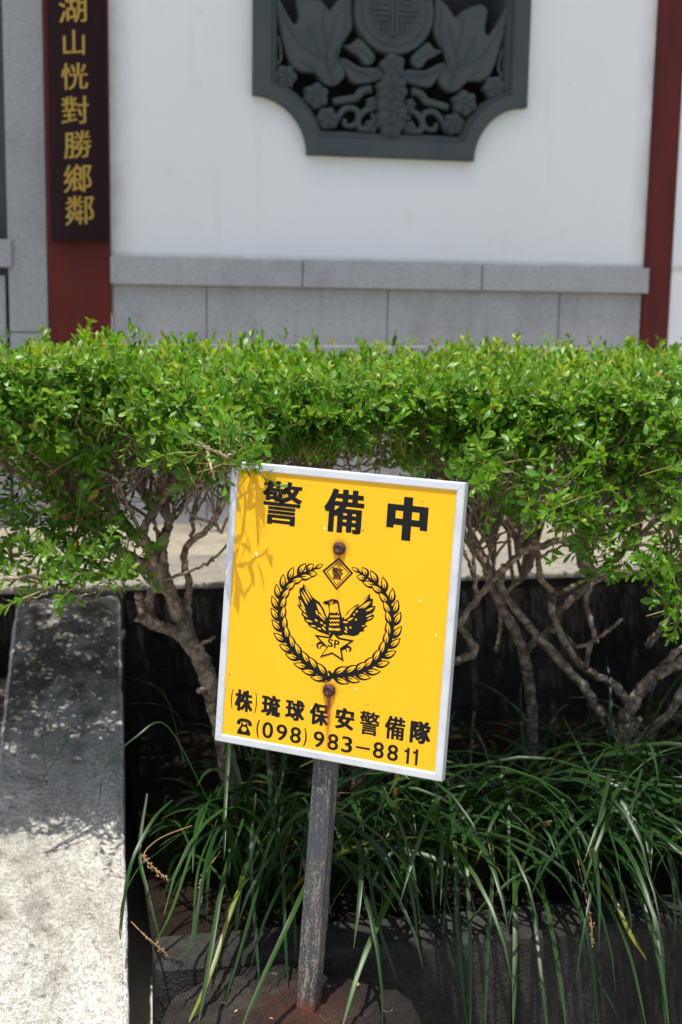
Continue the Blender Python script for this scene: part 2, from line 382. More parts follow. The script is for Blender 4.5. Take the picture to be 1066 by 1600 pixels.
# left granite pilaster and the recessed wall beside it
xa = WX(14, 450)
zq = WH(40, 520)
for a, b in ((-.01, zq-.0), (zq+.002, 1.4), (1.402, 3.0)):
    box('pilaster_stone', (xa, YW-.006, a), (pL0-.001, y1, b), M_gran2, bld, .0025)
box('recessed_wall', (-4, YW+.12, -.01), (xa-.001, y1, 3.0), M_dkwall, bld)
box('coping_stone', (xa-.5, YW-.02, WH(10, 418)), (WX(19, 400), YW-.0065, WH(10, 374)), M_gran2, bld, .003)
box('jamb', (xa-.3, YW+.0, -.01), (WX(9, 450), YW+.119, WH(8, 430)), M_gran2, bld, .003)
mb = MB().box((-4.5, YW-.02, 2.9), (4.5, YW+1.5, 3.0))
# eave: deep roof over the wall, out of the frame
EO = .60; ez = 2.62
mbr = MB().add([(-5, YW-EO, ez), (5, YW-EO, ez), (5, YW+2, ez+1.0), (-5, YW+2, ez+1.0), (-5, YW-EO, ez+.12), (5, YW-EO, ez+.12), (5, YW+2, ez+1.12), (-5, YW+2, ez+1.12)],
    [(0,3,2,1),(4,5,6,7),(0,1,5,4),(1,2,6,5),(2,3,7,6),(3,0,4,7)])
mbr.build('roof', M_roof, bld)

# carved window
win = MB()
def notch(hx, hz, r, n=10, off=0):
    """rectangle with concave corners; arcs centred on the corners of the outer rectangle"""
    P = []; ox, oz = .36, .36+.0
    for sx, sz in ((-1,-1),(1,-1),(1,1),(-1,1)):
        cx, cz_ = sx*hx0, sz*hz0
        # arc from one straight side to the other
        dxs = math.sqrt(max(r*r-(hz0-hz)**2, 0)); dzs = math.sqrt(max(r*r-(hx0-hx)**2, 0))
        pa = (sx*hx, sz*(hz0-dzs)); pb = (sx*(hx0-dxs), sz*hz)
        a0 = math.atan2(pa[1]-cz_, pa[0]-cx); a1 = math.atan2(pb[1]-cz_, pb[0]-cx)
        d = (a1-a0+math.pi) % (2*math.pi)-math.pi
        seg = [(cx+r*math.cos(a0+d*k/n), cz_+r*math.sin(a0+d*k/n)) for k in range(n+1)]
        if sx*sz < 0: seg = seg[::-1]
        P += seg
    return P
hx0, hz0 = .36, .42; zcen = zb+hz0
levels = [(.36, .42, .140, YW+.01), (.36, .42, .140, YW-.026), (.357, .417, .143, YW-.029), (.318, .378, .172, YW-.029), (.314, .374, .176, YW-.024),
          (.311, .371, .178, YW-.012), (.303, .363, .184, YW-.012), (.299, .359, .187, YW+.0), (.297, .357, .189, YW+.0), (.297, .357, .189, YW+.12)]
V = []; Fc = []; rings = [notch(a, b, r) for a, b, r, y in levels]; N = len(rings[0])
for rg_, (a, b, r, y) in zip(rings, levels): V += [(cz+p[0], y, zcen+p[1]) for p in rg_]
for i in range(len(levels)-1):
    for k in range(N):
        k2 = (k+1) % N; Fc.append((i*N+k, i*N+k2, (i+1)*N+k2, (i+1)*N+k))
cw = MB().add(V, Fc).build('window_frame', M_slate, bld)
sheetm = mesh('backing', [(cz-.32, YW+.115, zcen-.38), (cz+.32, YW+.115, zcen-.38), (cz+.32, YW+.115, zcen+.38), (cz-.32, YW+.115, zcen+.38)], [(0,1,2,3)], M_back, cw)
def polyx(name, pts, y0, y1, mat, parent, bev=.006, dome=0.0):
    """polygon in (x, z) extruded towards the viewer with a rounded rim"""
    cu_ = bpy.data.curves.new('c', 'CURVE'); cu_.dimensions = '2D'; cu_.fill_mode = 'BOTH'
    sp = cu_.splines.new('POLY'); sp.points.add(len(pts)-1)
    for q, p in zip(sp.points, pts): q.co = (p[0], p[1], 0, 1)
    sp.use_cyclic_u = True; cu_.extrude = (y1-y0)/2-bev; cu_.bevel_depth = bev; cu_.bevel_resolution = 2; cu_.offset = -bev
    o = bpy.data.objects.new('c', cu_); me = bpy.data.meshes.new_from_object(o)
    bpy.data.objects.remove(o); co = np.zeros(len(me.vertices)*3, np.float32); me.vertices.foreach_get('co', co); co = co.reshape(-1, 3)
    v = np.stack([co[:, 0], (y0+y1)/2-co[:, 2], co[:, 1]], 1); M = np.array(inv_of(parent)); v = v@M[:3, :3].T+M[:3, 3]
    me.vertices.foreach_set('co', v.astype(np.float32).ravel()); me.update(); me.name = name
    return link(name, me, mat, parent)
def rosette(cx, cz_, r, y, pet=6, name='carved_flower', ph=0.0):
    V = []; Fc = []; NR, NA = 9, 36
    for i in range(NR):
        t = i/(NR-1)
        for k in range(NA):
            a = 2*math.pi*k/NA; rr = r*t*(1+.10*t*math.cos(pet*a+ph))
            h = .55*r*(1-t**2)**.5 if t < 1 else -.02
            h = r*(.42*math.sqrt(max(1-t*t, 0)) + .10*math.cos(pet*a+ph)*t*(1-t)*3 + .09*math.sin(t*16))
            V.append((cx+rr*math.cos(a), y-h+(.02 if i == NR-1 else 0), cz_+rr*math.sin(a)))
    for i in range(NR-1):
        for k in range(NA):
            k2 = (k+1) % NA; Fc.append((i*NA+k, i*NA+k2, (i+1)*NA+k2, (i+1)*NA+k))
    return mesh(name, V, Fc, M_slate, cw, True)
def Rp(pts): return [(WX(x, y), WH(x, y)) for x, y in pts]
def mir(p): return [(2*cz-x, z) for x, z in p]
def both(f, pts):
    p = Rp(pts); f(p); f(mir(p)[::-1])
k4 = lambda pts: [(400+x*.1876, y*.1876) for x, y in pts]
sm = lambda pts, n=3: [tuple(q) for q in catmull(list(pts)+[pts[0]], n)[:-1]]
body = k4([(150,-140),(200,0),(315,205),(352,130),(330,0),(400,-60),(560,20),(610,90),(680,0),(790,-60),(800,120),(800,240),(700,400),(665,470),(735,560),(735,650),(640,722),(545,690),(490,612),(370,605),(280,530),(215,330),(160,60)])
both(lambda p: polyx('carved_leaf', sm(p, 2), YW-.008, YW+.04, M_slate, cw, .007), body)
both(lambda p: polyx('carved_leaf', sm(p), YW-.016, YW+.03, M_slate, cw, .006), k4([(720,385),(790,370),(850,325),(950,420),(985,490),(950,545),(890,545),(850,480),(770,430)]))
both(lambda p: polyx('carved_leaf', sm(p), YW-.012, YW+.03, M_slate, cw, .006), k4([(680,480),(760,500),(860,560),(1010,570),(1070,640),(1000,680),(890,700),(800,690),(740,600)]))
for bx_, by_, br in ((245,640,95),(500,800,105),(590,985,92)):
    q = Rp(k4([(bx_, by_)]))[0]; rr = br*.1876*.00165
    rosette(q[0], q[1], rr, YW-.004, 6, ph=bx_); rosette(2*cz-q[0], q[1], rr, YW-.004, 6, ph=by_)
def scroll(pts, r0_, r1_):
    for p in (Rp(pts), mir(Rp(pts))):
        P = catmull([(x, YW+.002, z) for x, z in p], 4); v, f = tube(P, np.linspace(r0_, r1_, len(P)), 8); mesh('carved_scroll', v, f, M_slate, cw, True)
scroll(k4([(640,850),(740,830),(830,815),(880,760),(960,740)]), .010, .012)
scroll(k4([(640,1060),(690,960),(760,900),(840,920),(850,1000),(800,1050),(740,1040),(740,990)]), .009, .007)
scroll(k4([(960,1080),(870,1070),(850,1000),(900,930),(980,900),(1040,860)]), .010, .008)
scroll(k4([(960,960),(1010,990),(1000,1060),(940,1060)]), .008, .006)
scroll(k4([(150,560),(210,480),(190,300)]), .005, .004)
def ridge(pts, rr, yy_):
    for p in (Rp(k4(pts)), mir(Rp(k4(pts)))):
        P = catmull([(x, yy_, z) for x, z in p], 4); v, f = tube(P, np.linspace(rr, rr*.5, len(P)), 6); mesh('carved_vein', v, f, M_slate, cw, True)
for pts in ([(640,690),(600,500),(560,250),(560,60)], [(620,600),(520,420),(430,220)], [(640,560),(700,380),(740,200),(740,20)], [(590,480),(480,460),(330,330),(210,80)], [(600,380),(640,240),(680,120)], [(540,660),(460,560),(350,500)]):
    ridge(pts, .0035, YW-.0085)
for pts in ([(740,400),(850,420),(960,510)], [(720,510),(850,600),(1000,620)]): ridge(pts, .003, YW-.0165)
for cyy, rr, pt in ((104,20,5),(122,15,7),(140,25,8),(160,22,7),(176,24,5),(195,21,6)):
    rosette(cz, WH(607, cyy), rr*.00165, YW-.01, pt, ph=cyy)
for dx_ in (-30, 30):
    rosette(cz+dx_*.00165, WH(607, 162), .016, YW-.002, 5); rosette(cz+dx_*.00165, WH(607, 198), .018, YW-.002, 5)
# medallion
mz = WH(607, 20); mr = .104
V = []; Fc = []; prof = [(.0, .010), (.066, .010), (.070, .017), (.078, .019), (.083, .014), (.086, .011), (.091, .015), (.100, .015), (.104, .008), (.104, -.03)]
for r_, h in prof:
    for k in range(48): V.append((cz+r_*math.cos(k*math.pi/24), YW-.006-h, mz+r_*math.sin(k*math.pi/24)))
for i in range(len(prof)-1):
    for k in range(48):
        k2 = (k+1) % 48; Fc.append((i*48+k, i*48+k2, (i+1)*48+k2, (i+1)*48+k))
mesh('medallion', V, Fc, M_slate, cw, True)
mb = MB(); yb = YW-.016
def bar(x0, z0, x1, z1): mb.box((cz+min(x0,x1), yb-.006, mz+min(z0,z1)), (cz+max(x0,x1), yb+.002, mz+max(z0,z1)), .0012)
for s in (-1, 1):
    bar(s*.003, -.062, s*.009, .062)
    bar(s*.0095, .003, s*.056, .009); bar(s*.0095, -.009, s*.056, -.003)
    for t in (-1, 1):
        bar(s*.016, t*.018, s*.044, t*.023); bar(s*.016, t*.0235, s*.021, t*.052); bar(s*.028, t*.030, s*.033, t*.045)
mb.build('medallion_pattern', M_slate, cw)

# couplet board with gilt characters, hung on the left post
def glyph_mesh(txt, bold=0.0):
    cu_ = bpy.data.curves.new('t', 'FONT'); cu_.body = txt; cu_.size = 1.0; cu_.resolution_u = 6
    o = bpy.data.objects.new('t', cu_); me = bpy.data.meshes.new_from_object(o); bpy.data.objects.remove(o)
    co = np.zeros(len(me.vertices)*3, np.float32); me.vertices.foreach_get('co', co); co = co.reshape(-1, 3)[:, :2].astype(float)
    fs = [tuple(p.vertices) for p in me.polygons]; bpy.data.meshes.remove(me)
    if bold > 0:
        V = []; Fs = []; K = 12
        for k in range(K+1):
            a = 2*math.pi*k/K; d = (0, 0) if k == K else (bold*max(-1, min(1, 1.3*math.cos(a))), bold*.5*max(-1, min(1, 1.3*math.sin(a))))
            n = len(V); V += [(x+d[0], y+d[1], k*1e-4) for x, y in co]; Fs += [tuple(i+n for i in f) for f in fs]
        return np.array(V), Fs
    return np.column_stack([co, np.zeros(len(co))]), fs
brd = empty('couplet_board', (W(120, 380, YW).x, YW-.03, W(120, 380, YW).z), 'dark lacquered vertical couplet board with gold characters hung on the left red post', 'sign board')
bzb = WH(122, 378); bx0, bx1 = WX(80, 340)-.0, WX(172, 340)-.004
bt = 2.35
def board_y(x):                                  # slightly convex face
    t = (x-(bx0+bx1)/2)/((bx1-bx0)/2); return YW-.034-.014*(1-t*t)
nx_ = 13; V = []; Fc = []
for i in range(nx_):
    x = bx0+(bx1-bx0)*i/(nx_-1); V += [(x, board_y(x), bzb), (x, board_y(x), bt), (x, YW-.018, bzb), (x, YW-.018, bt)]
for i in range(nx_-1):
    a, b = 4*i, 4*i+4; Fc += [(a, b, b+1, a+1), (a+2, a+3, b+3, b+2), (a, a+2, b+2, b), (a+1, b+1, b+3, a+3)]
Fc += [(0, 1, 3, 2), (4*nx_-4, 4*nx_-2, 4*nx_-1, 4*nx_-3)]
MB().add(V, Fc).build('board', M_lac, brd)
# characters: (glyph, photo centre x, y)
for ch, px, py, hpx in (('湖',114,19,40),('山',116,72,38),('恍',117,124,37),('對',118,176,39),('勝',122,229,39),('鄉',122,281,40),('鄰',125,330,42)):
    v, f = glyph_mesh(ch, .010); lo, hi = v.min(0), v.max(0); cx_, cz2 = WX(px, py)-.001, WH(px, py)
    s = hpx*.00166/(hi[1]-lo[1]) if ch != '山' else hpx*.00166/(hi[1]-lo[1])*.92
    sx_ = min(s, .070/(hi[0]-lo[0])); vv = []
    for p in v:
        dx = (p[0]-(lo[0]+hi[0])/2)*sx_; dz = (p[1]-(lo[1]+hi[1])/2)*s + dx*.10
        x = cx_+dx; vv.append((x, board_y(x)-.0015-p[2]*.3, cz2+dz))
    n = len(vv); mesh('gold_character', vv, f, M_gold, brd)
for zz in (1.9,):
    rosette_ = None

# staircase cheek wall (sloping) and the steps beside it
SL = (0.0-(-.020))                                # top end just below the walkway
A0, A1 = W(26, 945, 2.60), W(187, 940, 2.60)
zt = (A0.z+A1.z)/2
def on_slope(px, py, slope):
    r = ray(px, py); o = Vector((0, 0, CAMZ))     # z = zt - slope*(2.6-y)
    t = (zt-slope*2.6-CAMZ)/(r.z-slope*r.y); return o+r*t
vd = ray(164, -250); slope = vd.z/vd.y; skew = vd.x/vd.y
print('cheek', zt, slope, skew, A0, A1, on_slope(199, 1595, slope), on_slope(0, 1150, slope))
chk = empty('stair_side_wall', (0, 2.0, -.5), 'weathered pale concrete side wall sloping down beside the steps, mottled with black stains', 'wall')
V = []; Fc = []; NY = 90; NX = 22; xL, xR = A0.x, A1.x; nrg = np.random.default_rng(3)
ys = np.linspace(2.649, .55, NY); 
def ztop(y): return (zt-slope*(2.6-y)) if y < 2.57 else zt-slope*.03+ (y-2.57)*slope*.35
for i, y in enumerate(ys):
    jl, jr = nrg.normal(0, .0011), nrg.normal(0, .0011)
    for k in range(NX+3+3):
        if k < 3: x, dz = (xL-.004+jl, -.3) if k == 0 else ((xL-.003+jl, -.012) if k == 1 else (xL+.0005+jl, -.004))
        elif k >= NX+3: x, dz = ((xR-.0005+jr, -.0025) if k == NX+3 else ((xR+.0015+jr, -.007) if k == NX+4 else (xR+.0015+jr, -.3)))
        else: x, dz = xL+.004+(xR-xL-.008)*(k-3)/(NX-1), nrg.normal(0, .0007)
        V.append((x+skew*(y-2.6), y, max(ztop(y)+dz, -.53) if k not in (0, NX+5) else -.53))
n_ = NX+6
for i in range(NY-1):
    for k in range(n_-1): Fc.append((i*n_+k, i*n_+k+1, (i+1)*n_+k+1, (i+1)*n_+k))
Fc.append(tuple(range(n_))); Fc.append(tuple(range((NY-1)*n_, NY*n_))[::-1])
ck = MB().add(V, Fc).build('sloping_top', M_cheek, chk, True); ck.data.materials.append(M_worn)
for p in ck.data.polygons:
    if len(p.vertices) == 4:
        ks = sorted(q % n_ for q in p.vertices)
        if ks[0] in (1, 2, NX+2, NX+3) : p.material_index = 1
st = empty('staircase', (-.7, 2.3, -.5), 'concrete steps beside the sloping side wall, mostly outside the left edge', 'stairs')
yy, zz = YC-.001, -.185
for i in range(2):
    box('step', (-1.6, yy-.42, -.51), (xL-.006, yy-.001, zz), M_step, st, .006); yy -= .42; zz -= .165
box('riser', (-1.6, YC+.003, -.183), (xL-.0, YC+.019, -.012), M_stain_shade, st, .002)

# front kerb, mound
kb = empty('planting_kerb', (1.5, 1.7, -.4), 'low grey concrete kerb under the hanging lily turf blades', 'kerb')
kz = -.30; kx = xR+.004
for a, b in zip([kx, .62, 1.22, 1.82, 2.42], [.62, 1.22, 1.82, 2.42, 3.1]):
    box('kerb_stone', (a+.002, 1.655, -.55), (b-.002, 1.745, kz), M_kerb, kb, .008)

# ------------------------------------------------------------------ the sign
X = Vector((.83072758, -.55620635, -.02293846)).normalized(); Yv = Vector((.06774, .05644, .99611)); Yv = (Yv-X*Yv.dot(X)).normalized(); Zv = X.cross(Yv)
TL = Vector((.20093244, 1.60009162, -.20724+CAMZ)); SW, SH = .30, .3536
MS = Matrix(((X.x, Yv.x, Zv.x, TL.x), (X.y, Yv.y, Zv.y, TL.y), (X.z, Yv.z, Zv.z, TL.z), (0, 0, 0, 1)))
def S(px, py):                                   # photo point -> sign-local (x right, y up)
    r = ray(px, py); o = Vector((0, 0, CAMZ)); t = (TL-o).dot(Zv)/r.dot(Zv); d = o+r*t-TL
    return np.array([d.dot(X), d.dot(Yv)])
sg = empty('warning_sign', None, 'tilted yellow security warning sign with aluminium frame on a weathered post', 'sign', mat=MS)
b1, b2 = S(530, 857), S(514, 1079)
bolts = [(b1[0], b1[1], .085, .0035, .75), (b2[0], b2[1], .085, .0048, 1.6)]
M_yel = stained('yellow_sign_paint', (.73,.392,.006), .45, bolts, 1.0)
M_ink = stained('black_print', (.007,.007,.008), .6, bolts, .75)
fw = .0098
mesh('panel', [(fw-.001, -SH+fw-.001, -.0022), (SW-fw+.001, -SH+fw-.001, -.0022), (SW-fw+.001, -fw+.001, -.0022), (fw-.001, -fw+.001, -.0022)], [(0,1,2,3)], M_yel, sg, local=True)
mesh('back_plate', [(fw, -SH+fw, -.012), (SW-fw, -SH+fw, -.012), (SW-fw, -fw, -.012), (fw, -fw, -.012)], [(0,3,2,1)], M_alu, sg, local=True)
def rail(c0, c1, i1, i0):                         # mitred frame member with rounded face
    pr = [(0, -.014), (0, -.0014), (.12, 0), (.86, .0002), (1.0, -.0012), (1.0, -.003), (.8, -.014)]
    V = []
    for (t, z) in pr:
        for a, b in ((c0, i0), (c1, i1)): V.append((a[0]+(b[0]-a[0])*t, a[1]+(b[1]-a[1])*t, z))
    F_ = [(2*i, 2*i+1, 2*i+3, 2*i+2) for i in range(len(pr)-1)]; F_.append((len(pr)*2-2, len(pr)*2-1, 1, 0))
    F_.append(tuple(range(0, 2*len(pr), 2))[::-1]); F_.append(tuple(range(1, 2*len(pr), 2)))
    return MB().add(V, F_).build('frame_rail', M_alu, sg, local=True)
g_ = .00018; o4 = [(0, 0), (SW, 0), (SW, -SH), (0, -SH)]; i4 = [(fw, -fw), (SW-fw, -fw), (SW-fw, -SH+fw), (fw, -SH+fw)]
for k in range(4):
    a, b, c_, d = o4[k], o4[(k+1) % 4], i4[(k+1) % 4], i4[k]
    dv = np.array(b, float)-np.array(a, float); dv /= np.linalg.norm(dv); sh = lambda p, s: tuple(np.array(p, float)+dv*s*g_)
    rail(sh(a, 1), sh(b, -1), sh(c_, -1), sh(d, 1))
ZI = -.0020                                       # print layer heights
def printm(name, v2, f, lay=0, mat=None):
    v2 = np.asarray(v2, float); z = ZI + lay*.00008 + (v2[:, 2]*.02 if v2.shape[1] > 2 else 0)
    return mesh(name, np.column_stack([v2[:, 0], v2[:, 1], z*np.ones(len(v2))]), f, mat or M_ink, sg, local=True)
def lsc(px, py):                                  # metres per photo px near here, both axes of the sign
    e = S(px, py); a = S(px+10, py+1.4)-e; b = S(px-.8, py+10)-e; return abs(a[0])/10, abs(b[1])/10
def put(name, ch, px, py, wpx, hpx, bold):
    v, f = glyph_mesh(ch, bold); lo, hi = v.min(0), v.max(0); sx_, sy_ = lsc(px, py); c_ = S(px, py)
    v = v.copy(); v[:, 0] = (v[:, 0]-(lo[0]+hi[0])/2)*(wpx*sx_/(hi[0]-lo[0]))+c_[0]; v[:, 1] = (v[:, 1]-(lo[1]+hi[1])/2)*(hpx*sy_/(hi[1]-lo[1]))+c_[1]
    printm(name, v, f)
put('lettering', '警', 439.5, 786.5, 62, 68, .026); put('lettering', '備', 536.5, 799, 62, 68, .034)
# 中, drawn as a heavy block character
def blocks(name, cx_, cy_, wpx, hpx, rects, lay=0):
    sx_, sy_ = lsc(cx_, cy_); c_ = S(cx_, cy_); V = []; F_ = []
    for i, (x0, y0, x1, y1_) in enumerate(rects):
        n = len(V); V += [(c_[0]+x*wpx*sx_, c_[1]+y*hpx*sy_, 0) for x, y in ((x0,y0),(x1,y0),(x1,y1_),(x0,y1_))]; F_.append((n, n+1, n+2, n+3))
    printm(name, np.array(V), F_, lay)
blocks('lettering', 635.5, 811, 64, 68, [(-.11,-.5,.11,.5), (-.5,.17,-.11,.31), (.11,.17,.5,.31), (-.5,-.16,-.11,-.01), (.11,-.16,.5,-.01), (-.5,-.01,-.29,.17), (.29,-.01,.5,.17), (-.5,-.235,-.32,-.16), (.32,-.235,.5,-.16)])
c4 = lambda x, y: (340+x*.3377, 1060+y*.3377)
for ch, x0, x1, y0, y1_, bd in (('株',75,162,52,158,.050),('琉',198,290,76,180,.050),('球',309,402,97,200,.050),('保',421,515,114,222,.050),('安',540,632,136,241,.050),('警',652,749,152,268,.024),('備',769,867,174,289,.032),('隊',886,986,196,309,.050)):
    px, py = c4((x0+x1)/2, (y0+y1_)/2); put('lettering', ch, px, py, (x1-x0)*.3377*.96, (y1_-y0)*.3377*.93, bd)
for ch, x, y, wd, ht, bd in (('(',64,95,10,98,.004),(')',174,115,10,100,.004),('(',184,234,14,84,.02),(')',403,274,14,84,.02),
        ('0',229,241,50,76,.016),('9',294,252,50,76,.016),('8',358,264,50,76,.016),('9',466,284,50,76,.016),('8',531,296,50,76,.016),('3',596,308,50,76,.016),
        ('8',742,334,50,76,.016),('8',808,346,50,76,.016)):
    px, py = c4(x, y); put('lettering', ch, px, py, wd*.3377, ht*.3377*.97, bd)
for qx, qy in ((873, 359), (913, 366)):
    px, py = c4(qx, qy); blocks('lettering', px, py, 23*.3377, 74*.3377, [(-.02,-.5,.5,.5), (-.5,.20,-.02,.35)])
px, py = c4(670, 324); blocks('lettering', px, py, 22, 3, [(-.5,-.5,.5,.5)])
# telephone symbol
tp = [(-.5,.10),(-.5,.28),(-.38,.42),(-.2,.5),(.2,.5),(.38,.42),(.5,.28),(.5,.10),(.27,.10),(.25,.27),(.17,.30),(-.17,.30),(-.25,.27),(-.27,.10)]
bd_ = [(-.20,.26),(-.10,.26),(-.10,.13),(.10,.13),(.10,.26),(.20,.26),(.22,.05),(.42,-.28),(.45,-.5),(-.45,-.5),(-.42,-.28),(-.22,.05)]
px, py = c4(120, 225); sx_, sy_ = lsc(px, py); c_ = S(px, py)
def fillpoly(name, loops, lay=0, mat=None):
    cu_ = bpy.data.curves.new('c', 'CURVE'); cu_.dimensions = '2D'; cu_.fill_mode = 'FRONT'
    for pts in loops:
        sp = cu_.splines.new('POLY'); sp.points.add(len(pts)-1)
        for q, p in zip(sp.points, pts): q.co = (p[0]*10, p[1]*10, 0, 1)
        sp.use_cyclic_u = True
    o = bpy.data.objects.new('c', cu_); me = bpy.data.meshes.new_from_object(o); bpy.data.objects.remove(o)
    v = np.array([(p.co.x/10, p.co.y/10, 0) for p in me.vertices]); f = [tuple(p.vertices) for p in me.polygons]; bpy.data.meshes.remove(me)
    return printm(name, v, f, lay, mat)
tf = lambda L: [(c_[0]+x*23.5*sx_, c_[1]+y*25*sy_) for x, y in L]
circ = lambda x, y, r, n=14: [(x+r*math.cos(2*math.pi*k/n), y+r*.95*math.sin(2*math.pi*k/n)) for k in range(n)]
fillpoly('telephone_symbol', [tf(tp)]); fillpoly('telephone_symbol', [tf(bd_), tf(circ(0, -.15, .17))])

# emblem --------------------------------------------------------
e2 = lambda x, y: S(400+x*.23452, 840+y*.23452)            # from the 250 px crop at 4.264x
e3 = lambda x, y: S(440+x*.15947, 890+y*.15947)            # from the 170 px crop
INK, YEL = [], []
def leaf_shape(base, tip, wid, side=0.0):
    base = np.array(base); tip = np.array(tip); d = tip-base; L = np.linalg.norm(d); d /= L; n = np.array([-d[1], d[0]])
    prof = [(0,0),(.12,.55),(.3,.92),(.5,1.0),(.7,.78),(.86,.42),(1,0)]
    bend = lambda t: n*side*L*t*(1-t)*1.0
    return [tuple(base+d*L*t+n*wid*h+bend(t)) for t, h in prof]+[tuple(base+d*L*t-n*wid*h+bend(t)) for t, h in prof[-2:0:-1]], d, n, L
def wreath_leaf(bx_, tx_, wid, side=0.0):
    o, d, n, L = leaf_shape(bx_, tx_, wid, side); INK.append(o)
    b = np.array(bx_)+d*L*.24; t = np.array(bx_)+d*L*.90
    i, *_ = leaf_shape(b, t, wid*.52, side); YEL.append(i)
    v, *_ = leaf_shape(np.array(bx_)+d*L*.20, np.array(bx_)+d*L*.60, wid*.15, side); VEIN.append(v)
VEIN = []
# stem centre lines of the two branches in the 250 px crop
left_c = [(495,950),(420,905),(330,840),(250,760),(190,670),(160,570),(150,470),(165,385),(205,310),(265,260),(350,225),(432,186)]
right_c = [(485,925),(560,920),(660,905),(760,860),(835,790),(885,700),(905,610),(905,520),(885,430),(840,350),(770,290),(700,240),(646,206)]
def stroke(pts, w0, w1, cap=True):
    P = catmull(pts, 5); n = len(P); T = np.gradient(P, axis=0); T /= np.linalg.norm(T, axis=1)[:, None]; Nn = np.column_stack([-T[:, 1], T[:, 0]])
    ww = np.linspace(w0, w1, n)[:, None]; return [tuple(p) for p in P+Nn*ww]+[tuple(p) for p in (P-Nn*ww)[::-1]]
for cl in (left_c, right_c):
    P = [e2(*p) for p in cl]; INK.append(stroke(P, .0030, .0012))
    C = catmull(P, 10); seg = np.linalg.norm(np.diff(C, axis=0), axis=1); s_ = np.concatenate([[0], np.cumsum(seg)]); Lt = s_[-1]
    K = 14
    for k in range(K):
        t = (k+.25)/K*Lt*.94; i = np.searchsorted(s_, t); i = min(max(i, 1), len(C)-2)
        d = C[i+1]-C[i-1]; d /= np.linalg.norm(d); n = np.array([-d[1], d[0]])
        ll = .0208*(1-.16*(k/K)) if k < K-1 else .013
        for sgn in (1, -1):
            a = math.radians(25)*sgn; dd = d*math.cos(a)+n*math.sin(a); st_ = C[i]+n*sgn*.0006
            wreath_leaf(st_, st_+dd*ll*1.1, .0047, .14*sgn)
    d = C[-1]-C[-6]; d /= np.linalg.norm(d); wreath_leaf(C[-1]-d*.010, C[-1]+d*.003, .0028)
INK.append(stroke([e2(440,962), e2(490,925), e2(545,880)], .0014, .0012)); INK.append(stroke([e2(455,970), e2(510,935), e2(560,905)], .0007, .0007)); INK.append(stroke([e2(480,890), e2(520,940), e2(560,975)], .0018, .0014))
# diamond
dm = lambda s: [tuple(e2(541+(x-541)*s, 242+(y-242)*s)) for x, y in ((549,133),(645,238),(533,352),(438,222))]
fillpoly('diamond_outline', [dm(1.0), dm(.84)]); fillpoly('diamond_outline', [dm(.74), dm(.68)])
put('lettering', '警', 526.3, 896.5, 17.5, 18.5, .022)
# star
star = [(388,650),(490,664),(515,628),(552,668),(650,688),(566,742),(580,826),(505,775),(422,800),(470,735)]
sc_ = lambda s: [tuple(e2(513+(x-513)*s, 722+(y-722)*s)) for x, y in star]
fillpoly('star_outline', [sc_(1.02)], 4.0); fillpoly('star_fill', [sc_(.80)], 5.0, M_yel)
p_ = (400+512*.23452, 840+708*.23452)
def put_l(ch, px, py, wpx, hpx, bold, lay):
    v, f = glyph_mesh(ch, bold); lo, hi = v.min(0), v.max(0); sx_, sy_ = lsc(px, py); c_ = S(px, py)
    v = v.copy(); v[:, 0] = (v[:, 0]-(lo[0]+hi[0])/2)*(wpx*sx_/(hi[0]-lo[0]))+c_[0]; v[:, 1] = (v[:, 1]-(lo[1]+hi[1])/2)*(hpx*sy_/(hi[1]-lo[1]))+c_[1]
    printm('lettering', v, f, lay)
put_l('S', 515.6, 1005, 8.5, 12.5, .03, 6); put_l('P', 525.6, 1006.8, 8.5, 12.5, .03, 6)
# claws
for pts in ([(455,712),(425,705),(405,720),(408,748)], [(568,742),(600,735),(622,745),(618,770)]):
    pass
INK.append(stroke([e2(462,708), e2(425,702), e2(404,718), e2(414,742)], .0018, .0010)); INK.append(stroke([e2(470,725), e2(445,718), e2(428,728), e2(424,745)], .0012, .0004))
INK.append(stroke([e2(570,736), e2(605,728), e2(628,742), e2(618,762)], .0018, .0010)); INK.append(stroke([e2(562,750), e2(590,742), e2(600,752), e2(598,764)], .0012, .0004))
# eagle, traced
wingL = [(210,140),(250,200),(300,275),(365,320),(410,390),(432,455),(455,480),(470,540),(478,600),(470,650),(440,640),(400,625),(370,615),(330,590),(300,575),(265,555),(245,525),(215,500),(215,475),(188,440),(195,410),(165,375),(145,342),(175,350),(165,310),(155,262),(175,262),(165,215),(175,180),(195,178)]
wingR = [(865,235),(862,285),(892,288),(885,355),(918,362),(905,400),(880,435),(906,455),(885,490),(830,515),(812,540),(838,555),(800,580),(805,605),(760,615),(750,640),(700,655),(640,645),(600,640),(560,655),(560,560),(585,480),(620,450),(650,405),(720,350),(770,335),(810,285)]
headb = [(398,335),(415,310),(455,305),(480,290),(510,292),(545,300),(560,330),(566,390),(580,440),(592,490),(588,560),(570,620),(545,668),(505,620),(465,668),(450,600),(440,520),(448,460),(460,420),(452,350),(425,342)]
for L in (wingL, wingR, headb): INK.append([tuple(e3(*p)) for p in L])
def YP(L): YEL.append([tuple(e3(*p)) for p in L])
def VS(L, w0=.0006, w1=.0006): VEIN.append(stroke([e3(*p) for p in L], w0, w1))
YP([(470,345),(500,348),(530,330),(545,345),(552,400),(560,440),(545,425),(530,418),(515,430),(495,420),(480,428),(468,415),(466,380)])
YP([(462,330),(470,318),(490,308),(503,318),(500,338),(480,342)]); VS([(470,325),(486,322),(500,326)])
